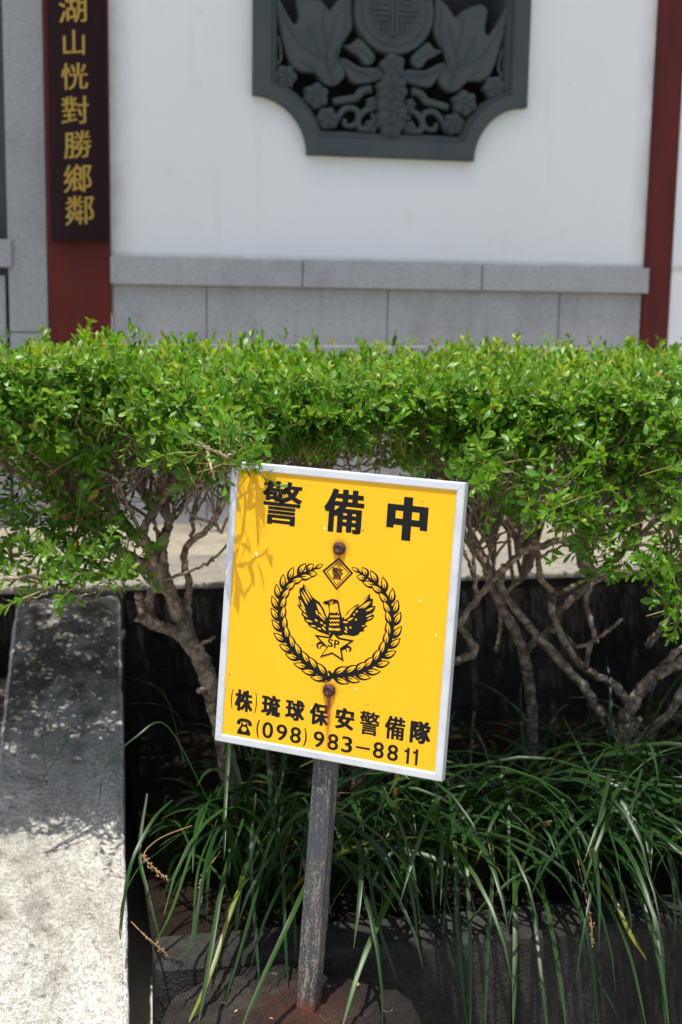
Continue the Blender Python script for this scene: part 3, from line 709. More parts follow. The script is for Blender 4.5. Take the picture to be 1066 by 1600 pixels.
for yy_ in (450, 492, 530, 578):
    z = 0
    top = [(468+12*k, yy_+(8 if k % 2 else -4)) for k in range(9)]; bot = [(468+12*k, yy_+(24 if k % 2 else 12)) for k in range(9)][::-1]
    YP([(x-(yy_-450)*.06, y) for x, y in top+bot])
# left wing yellow feathers
YP([(335,330),(370,360),(395,405),(415,455),(435,480),(410,470),(385,440),(360,410),(345,370)])
for a, b, wd in (((290,300),(215,160),.0011),((270,320),(200,200),.0011),((250,345),(180,215),.0011),((225,395),(172,290),.0012),((235,425),(175,355),.0011),((250,470),(200,425),.0010),((300,515),(225,495),.0011),((335,560),(275,548),.0009),((385,585),(340,575),.0009)):
    o, *_ = leaf_shape(e3(*a), e3(*b), wd); YEL.append(o)
for a, b in (((350,430),(425,505)),((330,400),(350,450)),((320,490),(350,510)),((375,515),(400,535)),((390,560),(430,600)),((410,540),(425,560))):
    o, *_ = leaf_shape(e3(*a), e3(*b), .0011); YEL.append(o)
# right wing
YP([(605,465),(640,440),(665,400),(720,365),(735,360),(700,400),(680,430),(650,470),(610,490)])
for a, b, wd in (((740,370),(850,262),.0010),((755,385),(862,310),.0010),((790,385),(876,312),.0009),((820,410),(900,372),.0012),((820,465),(895,430),.0009),((830,490),(892,465),.0008),((780,555),(820,552),.0006)):
    o, *_ = leaf_shape(e3(*a), e3(*b), wd); YEL.append(o)
for a, b in (((595,515),(650,520)),((640,505),(700,470)),((620,560),(640,600)),((660,560),(680,580)),((610,600),(640,620)),((720,420),(745,405)),((700,450),(715,435)),((715,495),(735,488))):
    o, *_ = leaf_shape(e3(*a), e3(*b), .0011); YEL.append(o)
YP([(455,570),(475,575),(490,570),(485,595),(460,595)]); YP([(528,580),(550,578),(572,582),(568,600),(530,602)]); YP([(462,620),(472,622),(466,640)])
def fans(name, loops, lay, mat):
    V = []; F_ = []
    for i, L in enumerate(loops):
        n = len(V); V += [(p[0], p[1], 0) for p in L]; F_.append(tuple(range(n, n+len(L))))
    return V, F_
for i, L in enumerate(INK): pass
def joined(name, loops, lay, mat):
    V = []; F_ = []
    for i, L in enumerate(loops):
        cu_ = bpy.data.curves.new('c', 'CURVE'); cu_.dimensions = '2D'; cu_.fill_mode = 'FRONT'; sp = cu_.splines.new('POLY'); sp.points.add(len(L)-1)
        for q, p in zip(sp.points, L): q.co = (p[0]*10, p[1]*10, 0, 1)
        sp.use_cyclic_u = True; o = bpy.data.objects.new('c', cu_); me = bpy.data.meshes.new_from_object(o); bpy.data.objects.remove(o)
        n = len(V); V += [(p.co.x/10, p.co.y/10, (i % 12)*.00005/.02*.08) for p in me.vertices]; F_ += [tuple(a+n for a in p.vertices) for p in me.polygons]; bpy.data.meshes.remove(me)
    return printm(name, np.array(V), F_, lay, mat)
for nm_, L_, ly_, m_ in (('emblem_print', INK, 0, M_ink), ('emblem_highlight', YEL, 1.5, M_yel), ('emblem_line', VEIN, 3.0, M_ink)): joined(nm_, L_, ly_, m_)['kind'] = 'stuff'
# bolts
for b in (b1, b2):
    V = []; F_ = []
    for i, (r_, z) in enumerate(((.0078,-.002),(.0080,.0005),(.0074,.0022),(.0058,.0040),(.0040,.0048),(.0034,.0040),(.0001,.0038))):
        for k in range(18):
            a = k*math.pi/9; rr = r_*(1+.04*math.sin(3*a+i)); V.append((b[0]+rr*math.cos(a), b[1]+rr*math.sin(a), z))
    for i in range(6):
        for k in range(18): k2 = (k+1) % 18; F_.append((i*18+k, i*18+k2, (i+1)*18+k2, (i+1)*18+k))
    mesh('bolt', V, F_, M_rust, sg, True, local=True)
# post: square tube behind the panel along the line of the bolts
q0 = S(507.5, 1195); q1 = S(480.5, 1590)
pd = (b2-b1)/np.linalg.norm(b2-b1)
# post line through the bolts; the face lies 13 mm behind the print
def on_post_plane(px, py, off=-.0145):
    r = ray(px, py); o = Vector((0, 0, CAMZ)); P0 = TL+Zv*off; t = (P0-o).dot(Zv)/r.dot(Zv); d = o+r*t-TL; return np.array([d.dot(X), d.dot(Yv)])
pt_ = on_post_plane(504, 1197); pb_ = on_post_plane(474.5, 1588)
pd = (pb_-pt_)/np.linalg.norm(pb_-pt_); up_ = pt_-pd*.345; hwid = .0130
pn = np.array([-pd[1], pd[0]])                      # to the right
if pn[0] < 0: pn = -pn
print('post dir', pd, 'bolts dir', (b2-b1)/np.linalg.norm(b2-b1), 'base world', TL+X*pb_[0]+Yv*pb_[1]-Zv*.0145)
V = []; c_r = .0022; zf, zb_ = -.0142, -.0142-.023
prof = [(-hwid, zb_), (-hwid, zf-c_r), (-hwid+c_r, zf), (hwid-c_r, zf), (hwid, zf-c_r), (hwid, zb_)]
ends = [up_, pb_+pd*.05]; NS = 24
for i in range(NS+1):
    e_ = ends[0]+(ends[1]-ends[0])*i/NS
    for (s, z) in prof: V.append((e_[0]+pn[0]*s, e_[1]+pn[1]*s, z))
F_ = [(i*6+k, i*6+(k+1) % 6, (i+1)*6+(k+1) % 6, (i+1)*6+k) for i in range(NS) for k in range(6)]
F_ += [tuple(range(6)), tuple(range(NS*6, NS*6+6))]
MB().add(V, F_).build('post', M_post, sg, local=True)
# rust grows up from the foot of the post
g = POSTG; s3 = g.n('ShaderNodeSeparateXYZ'); g.l(g.tc.outputs['Object'], s3.inputs[0])
ft = g.math('SUBTRACT', 1, g.math('MULTIPLY', g.math('SUBTRACT', s3.outputs[1], float(pb_[1])), 1/.035), True)
c = g.mix(g.math('MULTIPLY', g.math('MULTIPLY', ft, 1.5), g.mask(g.noise(60, 4), .3, .7, .2, 1), True), POSTC, (.14,.04,.018))
g.col(c).rough(.62).bump(g.noise(300, 4, .7), .0006); g.b.inputs['Metallic'].default_value = .0
base_w = TL+X*pb_[0]+Yv*pb_[1]-Zv*.0145
MOUNDN.inputs[1].default_value = tuple(base_w)

# mound of rough cement the post stands in
nrg = np.random.default_rng(5); V = []; NR, NA = 26, 72; F_ = []
mc = (base_w.x-.0, base_w.y+.005); 
hn = [(nrg.uniform(4, 40), nrg.uniform(0, 6.28), nrg.uniform(0, 6.28)) for _ in range(14)]
for i in range(NR+1):
    t = i/NR
    for k in range(NA):
        a = 2*math.pi*k/NA; rx, ry = .19, .18
        rr = (1+.07*math.sin(3*a+1)+.05*math.sin(5*a)+.03*math.sin(9*a+2))
        x = mc[0]+rx*t*rr*math.cos(a)-.015; y = mc[1]+ry*t*rr*math.sin(a)
        h = .0015*sum(math.sin(f*x*6+p)*math.sin(f*y*6+q)*10/(f**.8) for f, p, q in hn)
        z = base_w.z-.002+.012*(1-t*1.2)+.03*0+h*(.25 if t < .15 else 1)-(max(t-.75, 0)/.25)**2*.30
        V.append((x, y, z))
F_ = [(i*NA+k, i*NA+(k+1) % NA, (i+1)*NA+(k+1) % NA, (i+1)*NA+k) for i in range(NR) for k in range(NA)]
mo = mesh('cement_mound', V, F_, M_mound, None, True)
tag(mo, 'dark rust stained lump of cement around the foot of the sign post', 'cement footing')

# ------------------------------------------------------------------ leaves
def leaf_template(bend, fold):
    ts = [(.0, .0), (.26, .58), (.60, 1.0), (.87, .74), (1.0, 0)]
    V = [(0, 0, 0)]
    for t, wd in ts[1:-1]:
        z = -bend*t*t
        V += [(-.178*wd, t, z+fold*wd), (0, t, z), (.178*wd, t, z+fold*wd)]
    V.append((0, 1, -bend))
    F_ = [(0, 2, 1), (0, 3, 2), (1, 2, 5), (1, 5, 4), (2, 3, 6), (2, 6, 5), (4, 5, 8), (4, 8, 7), (5, 6, 9), (5, 9, 8), (7, 8, 10), (8, 9, 10)]
    return np.array(V, float), np.array(F_)
LT = [leaf_template(b, f) for b, f in ((.10, .05), (.22, .035), (.0, .07), (.32, .05))]
LF = LT[0][1]; NLV = 11
def norm(v): return v/(np.linalg.norm(v)+1e-12)
def sprig(rg, L=.05, pairs=5, young=0):
    """list of leaves (3x4 matrix, variant, tint) and a stem path, growing along +z"""
    out = []; bx_, by_ = rg.normal(0, .18, 2); path = [np.array([bx_*L*(t**2), by_*L*(t**2), L*t]) for t in np.linspace(0, 1, 4)]
    ph = rg.uniform(0, 6.28)
    for i in range(pairs):
        t = .22+.78*i/(pairs-1); p = np.array([bx_*L*t*t, by_*L*t*t, L*t]); ph += 1.57+rg.normal(0, .25)
        ang = math.radians(62-30*t+rg.normal(0, 9)); sz = (.0200-.004*abs(t-.55)*2)*rg.uniform(.78, 1.15)
        if i == pairs-1: sz *= .8
        for s in (0, math.pi):
            if rg.random() < .06: continue
            rad = np.array([math.cos(ph+s), math.sin(ph+s), 0]); ax = np.array([0, 0, 1.])
            y = norm(rad*math.sin(ang)+ax*math.cos(ang)+rg.normal(0, .12, 3)); zz_ = norm(ax-y*(ax@y)+rg.normal(0, .18, 3)); zz_ = norm(zz_-y*(zz_@y)); x = np.cross(y, zz_)
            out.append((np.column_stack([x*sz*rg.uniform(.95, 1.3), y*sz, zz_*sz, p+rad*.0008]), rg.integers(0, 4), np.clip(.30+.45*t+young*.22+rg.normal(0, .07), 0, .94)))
    if rg.random() < .5:
        y = norm(np.array([rg.normal(0, .3), rg.normal(0, .3), 1])); x = norm(np.cross(y, rg.normal(0, 1, 3))); out.append((np.column_stack([x*.011, y*.011, np.cross(x, y)*.011, path[-1]]), 2, .88))
    return out, np.array(path)
SPR = [sprig(nr, nr.uniform(.035, .065), int(nr.integers(5, 8)), y) for y in (0, 0, 1, 1, 0, 1, 0, 1, 0, 0, 1, 0)]
def frame(d, rg):
    d = norm(d); u = norm(np.cross(d, rg.normal(0, 1, 3))); return np.column_stack([u, np.cross(d, u), d])
class Foliage:
    def __init__(s): s.v = []; s.t = []; s.n = 0; s.sv = []; s.sf = []; s.sn = 0; s.single = []
    def stem(s, P, r0_, r1_, sides=4):
        v, f = tube(P, np.linspace(r0_, r1_, len(P)), sides); s.sf += [tuple(i+s.sn for i in q) for q in f]; s.sv.append(v); s.sn += len(v)
    def add(s, pos, d, rg, dark=0.0, scale=1.0, single=False, kind=None):
        k = rg.integers(0, len(SPR)) if kind is None else kind; lv, path = SPR[k]; Fm = frame(np.asarray(d, float), rg)*scale
        for M, var, ti in lv:
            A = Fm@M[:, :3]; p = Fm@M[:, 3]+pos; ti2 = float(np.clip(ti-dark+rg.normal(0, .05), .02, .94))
            if rg.random() < .0022: ti2 = 1.0
            if single: s.single.append((A, p, var, ti2))
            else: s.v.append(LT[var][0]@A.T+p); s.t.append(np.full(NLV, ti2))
        P = path@Fm.T+pos; s.stem(np.vstack([P[0]-Fm[:, 2]*.02, P]), .0011, .0006, 3)
    def build(s, root):
        v = np.concatenate(s.v); nl = len(v)//NLV; f = (LF[None]+(np.arange(nl)*NLV)[:, None, None]).reshape(-1, 3)
        o = mesh('foliage', v, f, M_leaf, root, True, attr=np.concatenate(s.t)); o['kind'] = 'stuff'
        t = mesh('shoots', np.concatenate(s.sv), s.sf, M_shoot, root, True); t['kind'] = 'stuff'
        iv = np.array(inv_of(root))
        for A, p, var, ti in s.single:
            q = min(5, int(ti*6)) if ti < .96 else 6
            me = LMESH[(var, q)]; o = bpy.data.objects.new('leaf', me); COL.objects.link(o); o.parent = root
            M = np.eye(4); M[:3, :3] = A; M[:3, 3] = p; o.matrix_local = Matrix((iv@M).tolist())
        return nl
LMESH = {}
for var in range(4):
    for q in range(7):
        me = bpy.data.meshes.new('leaf'); me.from_pydata(LT[var][0].tolist(), [], LF.tolist()); me.materials.append(M_leaf)
        a = me.attributes.new('tint', 'FLOAT', 'POINT'); a.data.foreach_set('value', [(q+.5)/6 if q < 6 else 1.0]*NLV)
        me.polygons.foreach_set('use_smooth', [True]*len(me.polygons)); LMESH[(var, q)] = me

# ------------------------------------------------------------------ hedge: five shrubs clipped to one slab
def wob(x, y, s=1.0, p=0.0): return (math.sin(x*9.1*s+p)+math.sin(x*23.7*s+y*11+p*2)*.5+math.sin(y*17*s+x*5+p)*.6)/2.1
YF, YB = 1.75, 2.50
def top_z(x, y): return .480+.012*wob(x, y)-.05*max(0, (1.93-y)/.2)**2 if y < 1.93 else .480+.012*wob(x, y)+.008*(y-2)
def front_y(x): return YF+.035*wob(x, 3, 1.3, 2)+.10*min(1, max(0, (.16-x)/.12))
def bottom_z(x):                                   # underside at the front, along x
    pts = [(-.6,.32),(-.1,.325),(.05,.335),(.16,.345),(.24,.365),(.33,.375),(.45,.375),(.55,.36),(.63,.345),(.75,.33),(.85,.315),(1.0,.30),(1.7,.30)]
    for (a, za), (b, zb2) in zip(pts, pts[1:]):
        if x <= b: return za+(zb2-za)*max(0, (x-a)/(b-a))+.012*wob(x, 1, 2.0, 5)
    return .30
def in_view(p):
    d = Vector(p)-Vector((0, 0, CAMZ)); z = d.dot(fwd); u = 533+F_PX*d.dot(cr)/z; v = 800-F_PX*d.dot(cu)/z; return -20 < u < 1086 and -20 < v < 1620, u, v
shr = []
SH_X = [(-.62, -.16), (-.16, .30), (.30, .62), (.62, .93), (.93, 1.72)]
SH_L = [('hedge shrub at the far left end of the hedge, beyond the frame edge', .0), ('clipped shrub over the concrete side wall with low leafy branches and a forked pale trunk', 0), ('clipped shrub directly behind the yellow sign, its stems hidden', 0), ('clipped shrub just right of the yellow sign with thin crossing stems', 0), ('clipped shrub at the right edge with a thick forked pale trunk', 0)]
SH_B = [(-.35, 2.1), (.33, 2.12), (.50, 2.2), (.80, 2.15), (1.00, 2.02)]
for (x0, x1), (lb, _), (bx_, by_) in zip(SH_X, SH_L, SH_B):
    shr.append((empty('hedge_shrub', (bx_, by_, -.32), lb, 'shrub', 'shrubs of the clipped hedge'), Foliage(), x0, x1))
def which(x): 
    for i, (a, b) in enumerate(SH_X):
        if x < b: return i
    return 4
rg = np.random.default_rng(21)
cand = []
# top surface
for _ in range(5000):
    x = rg.uniform(-.62, 1.72); y = rg.uniform(front_y(x)-.01, YB); z = top_z(x, y)-.045-abs(rg.normal(0, .018))
    d = np.array([rg.normal(0, .45), rg.normal(-.1, .45), 1.0]); cand.append((np.array([x, y, z]), d, 0.0))
# upright new shoots above the clip line
for _ in range(420):
    x = rg.uniform(-.62, 1.72); y = rg.uniform(front_y(x)+.05, YB); cand.append((np.array([x, y, top_z(x, y)-.030+abs(rg.normal(0, .006))]), np.array([rg.normal(0, .22), rg.normal(0, .22), 1.0]), -.12))
# rounded front face
for _ in range(2600):
    x = rg.uniform(-.62, 1.72); u = rg.uniform(0, 1); bz = bottom_z(x); tz = top_z(x, front_y(x)+.03)
    z = bz+(tz-bz)*u**.85; y = front_y(x)+.035-.03*math.sin(math.pi*min(1, u*1.0))+abs(rg.normal(0, .022))+.05*(1-u)**2
    if u < .45 and (math.sin(x*31+z*40)+math.sin(x*17-z*63+2)) < -.35: continue      # gaps low in the face
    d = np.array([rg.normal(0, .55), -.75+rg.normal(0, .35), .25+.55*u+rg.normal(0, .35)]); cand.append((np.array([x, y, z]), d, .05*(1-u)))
# inner and lower sparse leaves
for _ in range(750):
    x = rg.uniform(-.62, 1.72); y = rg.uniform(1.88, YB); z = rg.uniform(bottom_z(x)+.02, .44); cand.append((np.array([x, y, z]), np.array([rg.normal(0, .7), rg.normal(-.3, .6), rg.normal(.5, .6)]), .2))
# extra sprigs inside the hedge, added to deepen shade on the side wall
for _ in range(420):
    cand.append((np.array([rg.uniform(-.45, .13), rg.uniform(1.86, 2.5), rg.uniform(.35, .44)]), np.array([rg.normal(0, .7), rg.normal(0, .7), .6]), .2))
# back face
for _ in range(650):
    x = rg.uniform(-.62, 1.72); z = rg.uniform(.34, .47); cand.append((np.array([x, YB+rg.uniform(-.03, .02), z]), np.array([rg.normal(0, .5), .6, .5+rg.normal(0, .3)]), .05))
# low hanging sprays seen in the photograph: (px, py, Y, spread px, number)
for px, py, Yd, spd, n in ((20,790,1.86,45,26),(80,830,1.84,45,34),(150,850,1.82,40,30),(40,880,1.80,35,24),(110,890,1.78,35,26),(160,905,1.76,28,20),(60,920,1.75,22,9),(120,925,1.74,25,10),
        (190,885,1.78,18,6),(15,850,1.9,30,14),(200,790,1.9,30,12),(100,770,1.85,50,30),(30,930,1.74,12,4),
        (345,708,1.56,8,3), (328,735,1.555,8,3), (350,735,1.60,16,7),(385,715,1.63,22,10),(330,715,1.68,28,14),(300,740,1.8,30,12),
        (560,700,1.92,30,22), (620,705,1.90,30,26), (670,715,1.88,25,20), (600,690,2.15,45,26), (500,690,1.95,30,12), (700,730,1.80,22,12),
        (745,775,1.72,28,16),(770,745,1.74,40,26),(850,770,1.72,35,22),(885,800,1.70,30,22),(880,835,1.70,20,11),(940,850,1.76,35,18),(960,880,1.75,22,8),(1020,900,1.72,26,16),(1045,940,1.70,22,14),(1060,880,1.72,25,16),
        (1050,820,1.74,30,20),(1000,790,1.76,40,26),(1062,960,1.69,12,5),(920,760,1.78,45,26),(810,800,1.80,25,9),(1030,740,1.74,40,24)):
    if px < 230: Yd += .12
    for _ in range(int(n*(.62 if Yd > 1.795 else .85))):
        p = W(px+rg.normal(0, spd*.7), py-8+rg.normal(0, spd*.5), Yd+rg.normal(0, .02)); cand.append((np.array(p), np.array([rg.normal(0, .8), -.35+rg.normal(0, .45), .25+rg.normal(0, .5)]), .04))
# the nearest sprays become single leaves
def near_score(c):
    ok, u, v = in_view(c[0]); 
    if not ok or v > 980: return 9
    return (Vector(c[0])-Vector((0, 0, CAMZ))).length - .0001*max(0, 300-abs(v-700))
byi = {i: [] for i in range(5)}
for k, c in enumerate(cand): byi[which(c[0][0])].append((near_score(c), k))
single = set()
for i in range(1, 5):
    for s_, k in sorted(byi[i])[:26]: single.add(k)
# keep the traced view of the sign clear: nothing grows in front of the panel
PL = (TL-Vector((0, 0, CAMZ)))
def blocks_sign(p):
    d = Vector(p)-TL; a = d.dot(X); b = d.dot(Yv); c_ = d.dot(Zv)
    if c_ > -.03:
        r = Vector(p)-Vector((0, 0, CAMZ)); t = (TL-Vector((0, 0, CAMZ))).dot(Zv)/r.dot(Zv); q = Vector((0, 0, CAMZ))+r*t-TL
        if -.0 < q.dot(X) < SW+.01 and -SH < q.dot(Yv) < .014: return not (q.dot(X) < .018 and q.dot(Yv) > -.012)
    return False
for k, (p, d, dk) in enumerate(cand):
    if blocks_sign(p): continue
    shr[which(p[0])][1].add(p, d, rg, dk, rg.uniform(.85, 1.15), k in single)

# ------------------------------------------------------------------ trunks, limbs, twigs
def limb(si, pts, r0_, r1_, Y0=2.0, Y1=2.0, name='branch', ysp=None):
    n = len(pts); P = []
    for i, p in enumerate(pts):
        Yd = (p[2] if len(p) > 2 else Y0+(Y1-Y0)*i/(n-1)); P.append(tuple(W(p[0], p[1], Yd)))
    C = catmull(P, 7); C = C+rg.normal(0, .0011, C.shape); t = np.linspace(0, 1, len(C)); r = (r0_+(r1_-r0_)*t)*(1+.035*np.sin(t*17+r0_*900)+.035*np.sin(t*41+r0_*500)+rg.normal(0, .03, len(C)))
    r[0] *= 1.05; v, f = tube(C, r*.00097*.83, 10, .06, rg); mesh(name, v, f, M_bark, shr[si][0], True)
    LIMB[si].append(C); return C
LIMB = {i: [] for i in range(5)}
# shrub 1 (left): px radii
limb(1, [(372,1290),(356,1200),(340,1120),(322,1050),(300,1010),(285,985)], 19, 17, 2.10, 2.05, 'trunk')
limb(1, [(330,1110),(326,1090),(318,1080),(310,1080)], 9, 5, 2.02, 1.98)
limb(1, [(292,1000),(268,984),(240,976),(222,968),(214,966)], 15, 5, 2.05, 2.0)
limb(1, [(246,978),(228,962),(219,942),(215,926)], 12, 7, 2.02, 2.01)
limb(1, [(250,980),(234,962),(233,938),(243,915),(246,888),(236,862),(226,838),(232,812),(248,790),(262,765),(285,725)], 10, 6, 2.05, 1.98)
limb(1, [(288,990),(278,960),(268,930),(256,895),(252,860),(258,835),(264,815),(252,780),(255,730)], 16, 7, 2.05, 2.02)
limb(1, [(262,915),(232,885),(205,872),(175,850),(140,815),(95,775),(40,745),(-30,700)], 12, 8, 2.04, 1.98)
limb(1, [(256,900),(225,850),(200,830),(175,790),(155,750)], 9, 5, 2.02, 2.0)
limb(1, [(252,865),(215,835),(188,822),(165,800),(150,770)], 7, 4, 2.07, 2.15)
limb(1, [(300,1000),(292,950),(296,915),(288,885),(291,855),(318,832),(338,808),(350,775),(352,735)], 8, 5, 2.08, 1.95)
limb(1, [(298,848),(302,812),(308,795),(304,765),(298,740)], 4, 2, 2.03, 2.0); limb(1, [(306,800),(318,782),(326,765)], 3, 1.5, 2.0, 2.0)
limb(1, [(250,925),(258,908),(290,895),(318,884),(332,876)], 3.4, 1.8, 1.98, 1.9)
limb(1, [(300,760),(325,790),(345,832)], 1.2, .7, 1.9, 1.88); limb(1, [(312,818),(330,828),(348,831)], 1, .6, 1.9, 1.88)
limb(1, [(255,920),(215,888),(160,898),(95,905),(40,902),(-20,906)], 6, 3.2, 1.98, 1.80)
limb(1, [(262,815),(285,790),(300,765),(320,735)], 8, 4, 2.06, 2.1); limb(1, [(236,862),(205,800),(180,745)], 5, 3, 2.0, 1.9)
limb(1, [(270,940),(250,920),(232,905),(205,885),(190,905)], 5, 2.5, 1.97, 1.9)
limb(1, [(300,1005),(318,1005),(335,995)], 5, 3, 2.06, 2.03)
limb(1, [(262,830),(272,800),(268,760),(278,715)], 5, 3, 2.1, 2.1); limb(1, [(250,850),(240,810),(222,770),(210,720)], 5, 3, 2.08, 2.1)
# shrub 0
limb(0, [(-190,1250),(-180,1100),(-200,1000),(-160,900),(-190,780),(-170,700)], 16, 7, 2.1, 2.1, 'trunk')
limb(0, [(-200,1000),(-120,900),(-90,800),(-50,720)], 8, 4, 2.1, 2.0)
# shrub 2 (behind the sign)
limb(2, [(560,1290),(555,1150),(520,1000),(540,880),(500,760),(510,690)], 17, 8, 2.22, 2.2, 'trunk')
limb(2, [(540,1080),(610,960),(640,850),(680,740),(690,690)], 10, 4, 2.22, 2.1); limb(2, [(525,1000),(450,900),(430,800),(400,720)], 10, 4, 2.2, 2.1)
# shrub 3 (right of the sign)
limb(3, [(836,1240),(832,1140),(829,1082),(821,1035),(815,1010),(791,962),(770,918),(759,884),(740,856),(722,830),(705,790)], 14, 7, 2.15, 2.08, 'trunk')
limb(3, [(818,1018),(840,1000),(864,981),(876,955),(905,925),(932,898),(912,876),(904,858),(925,838),(950,810)], 9, 6, 2.13, 2.05)
limb(3, [(640,1050),(700,1037),(742,1020),(734,998),(720,975),(745,936),(777,898),(805,872),(815,862),(812,848),(819,832),(822,812),(820,780)], 8, 5, 2.05, 1.98)
limb(3, [(812,862),(840,855),(866,847),(898,840),(945,812),(990,798),(1070,775)], 8, 6, 1.98, 1.90)
limb(3, [(776,1020),(782,972),(776,930),(771,880),(768,840),(765,800)], 5, 3.4, 2.2, 2.2)
limb(3, [(777,935),(800,918),(826,893),(832,868)], 5, 4, 2.25, 2.3)
limb(3, [(745,936),(742,890),(736,850),(725,800)], 5, 3, 2.0, 1.95); limb(3, [(740,900),(728,870),(722,850)], 4, 2, 2.0, 1.98)
for pts in ([(760,885),(775,845),(800,825),(840,800)], [(735,862),(760,842),(790,830),(815,822)], [(722,845),(745,825),(770,800),(790,780)], [(745,860),(780,848),(800,848)], [(760,870),(740,840),(735,800),(750,770)]):
    limb(3, pts, 3, 1.4, 2.0, 1.9)
# shrub 4 (right edge)
limb(4, [(960,1290),(966,1230),(972,1185),(976,1145),(980,1112)], 20, 17, 2.03, 2.02, 'trunk')
limb(4, [(978,1125),(990,1098),(1010,1068),(1034,1050),(1068,1033),(1110,1000),(1140,930),(1150,830),(1130,760)], 15, 9, 2.02, 1.95)
limb(4, [(1030,1052),(1046,1030),(1062,1014),(1090,1000),(1110,940)], 9, 6, 2.0, 2.05)
limb(4, [(976,1185),(995,1165),(1022,1136),(1052,1108),(1070,1072),(1100,1040)], 10, 8, 1.98, 1.9)
limb(4, [(1000,1158),(994,1140),(1000,1122)], 7, 5, 1.97, 1.97)
limb(4, [(972,1150),(955,1135),(938,1113),(917,1080),(889,1048),(850,1006),(829,981),(798,943),(782,912),(790,880)], 12, 7, 2.03, 2.1)
limb(4, [(982,1100),(960,1070),(924,1051),(897,1027),(872,982),(861,950),(863,928),(842,898),(843,870),(836,838),(840,800)], 10, 5, 2.06, 2.1)
limb(4, [(924,1006),(900,1010),(880,990),(862,985)], 5, 4, 2.07, 2.1); limb(4, [(915,1045),(924,1006),(945,990),(973,968)], 6, 3, 2.05, 2.0)
limb(4, [(932,1004),(924,975),(916,940),(925,915),(950,900)], 6, 4, 2.05, 2.05); limb(4, [(863,930),(890,918),(915,905),(940,890),(970,865),(1000,840)], 6, 4, 2.1, 2.1)
limb(4, [(1010,1010),(1030,985),(1050,960),(1075,930)], 8, 6, 2.3, 2.3); limb(4, [(925,905),(905,875),(915,850),(950,835),(990,815)], 8, 5, 2.12, 2.15)
limb(4, [(843,872),(858,862),(880,852),(885,840)], 3.5, 2, 2.08, 2.0)
limb(4, [(925,720),(960,700),(1000,680)], 3.5, 2.5, 1.8, 1.76); limb(4, [(990,798),(1010,760),(1060,720)], 7, 4, 1.95, 1.9)
limb(4, [(1080,900),(1050,870),(1000,850),(960,870)], 5, 3, 1.85, 1.8); limb(4, [(1060,850),(1040,800),(990,760)], 5, 3, 1.9, 1.85)
# twigs from the limbs up into the crown
for i in range(5):
    root, fol, x0, x1 = shr[i]; allp = np.concatenate(LIMB[i]); allp = allp[allp[:, 2] > .02]; tv = []; tf_ = []; tn = 0
    for _ in range(230 if i in (1, 3) else 170):
        x = rg.uniform(x0-.02, min(x1, 1.4)+.02); y = rg.uniform(front_y(x)+.09, 2.46); z = rg.uniform(.34, .44); q = np.array([x, y, z])
        cnd = allp[rg.integers(0, len(allp), 30)]; cost = np.linalg.norm(cnd-q, axis=1)+.8*np.maximum(0, cnd[:, 2]-z+.06); s = cnd[np.argmin(cost)]
        m1 = s+(q-s)*.35+rg.normal(0, .018, 3)+[0, 0, .01]; m2 = s+(q-s)*.7+rg.normal(0, .018, 3); L = np.linalg.norm(q-s)
        C = catmull([s, m1, m2, q], 4); C += rg.normal(0, .0014, C.shape); r_ = min(.0045, .0014+.009*L)*rg.uniform(.6, 1)
        def addt(C, a, b, sd=5):
            global tn
            v, f = tube(C, np.linspace(a, b, len(C)), sd, .06, rg); tv.append(v); tf_.extend([tuple(k+tn for k in g_) for g_ in f]); tn += len(v)
        addt(C, r_, .0011)
        for _k in range(rg.integers(2, 6)):
            j = rg.integers(4, len(C)-1); e_ = C[j]+rg.normal(0, .035, 3)+[0, 0, .02]; e_[2] = min(e_[2], .45); e_[1] = max(e_[1], front_y(e_[0])+.05); addt(catmull([C[j], (C[j]+e_)/2+rg.normal(0, .006, 3), e_], 3), .0012, .0006, 4)
    t = mesh('twigs', np.concatenate(tv), tf_, M_twig, root, True); t['kind'] = 'stuff'
    print('leaves', i, fol.build(root), len(fol.single))
# twigs carrying the low sprays (left and right)
for si, pts in ((1, [(290,690,1.76),(325,700,1.62),(350,712,1.545),(368,708,1.535)]), (1, [(325,700,1.62),(328,725,1.56),(336,752,1.55)]), (1, [(95,905,1.82),(110,930,1.76),(150,925,1.74)]), (1, [(100,905,1.82),(80,925,1.76),(45,935,1.74)]), (1, [(175,895,1.85),(195,880,1.80),(200,840,1.78)]), (1, [(120,800,1.95),(110,850,1.85),(90,890,1.80)]),
        (4, [(990,850,1.82),(1020,890,1.75),(1045,935,1.70)]), (4, [(1000,850,1.82),(960,870,1.78),(920,880,1.75)]), (3, [(850,760,1.8),(880,800,1.72),(885,835,1.69)]), (3, [(715,720,1.8),(740,750,1.74),(750,780,1.71)]), (1, [(300,700,1.8),(335,715,1.66),(352,735,1.60)])):
    if pts[0][0] < 230: pts = [(a, b, c+.10) for a, b, c in pts]
    limb(si, pts, 2.6, 1.2, name='branch')

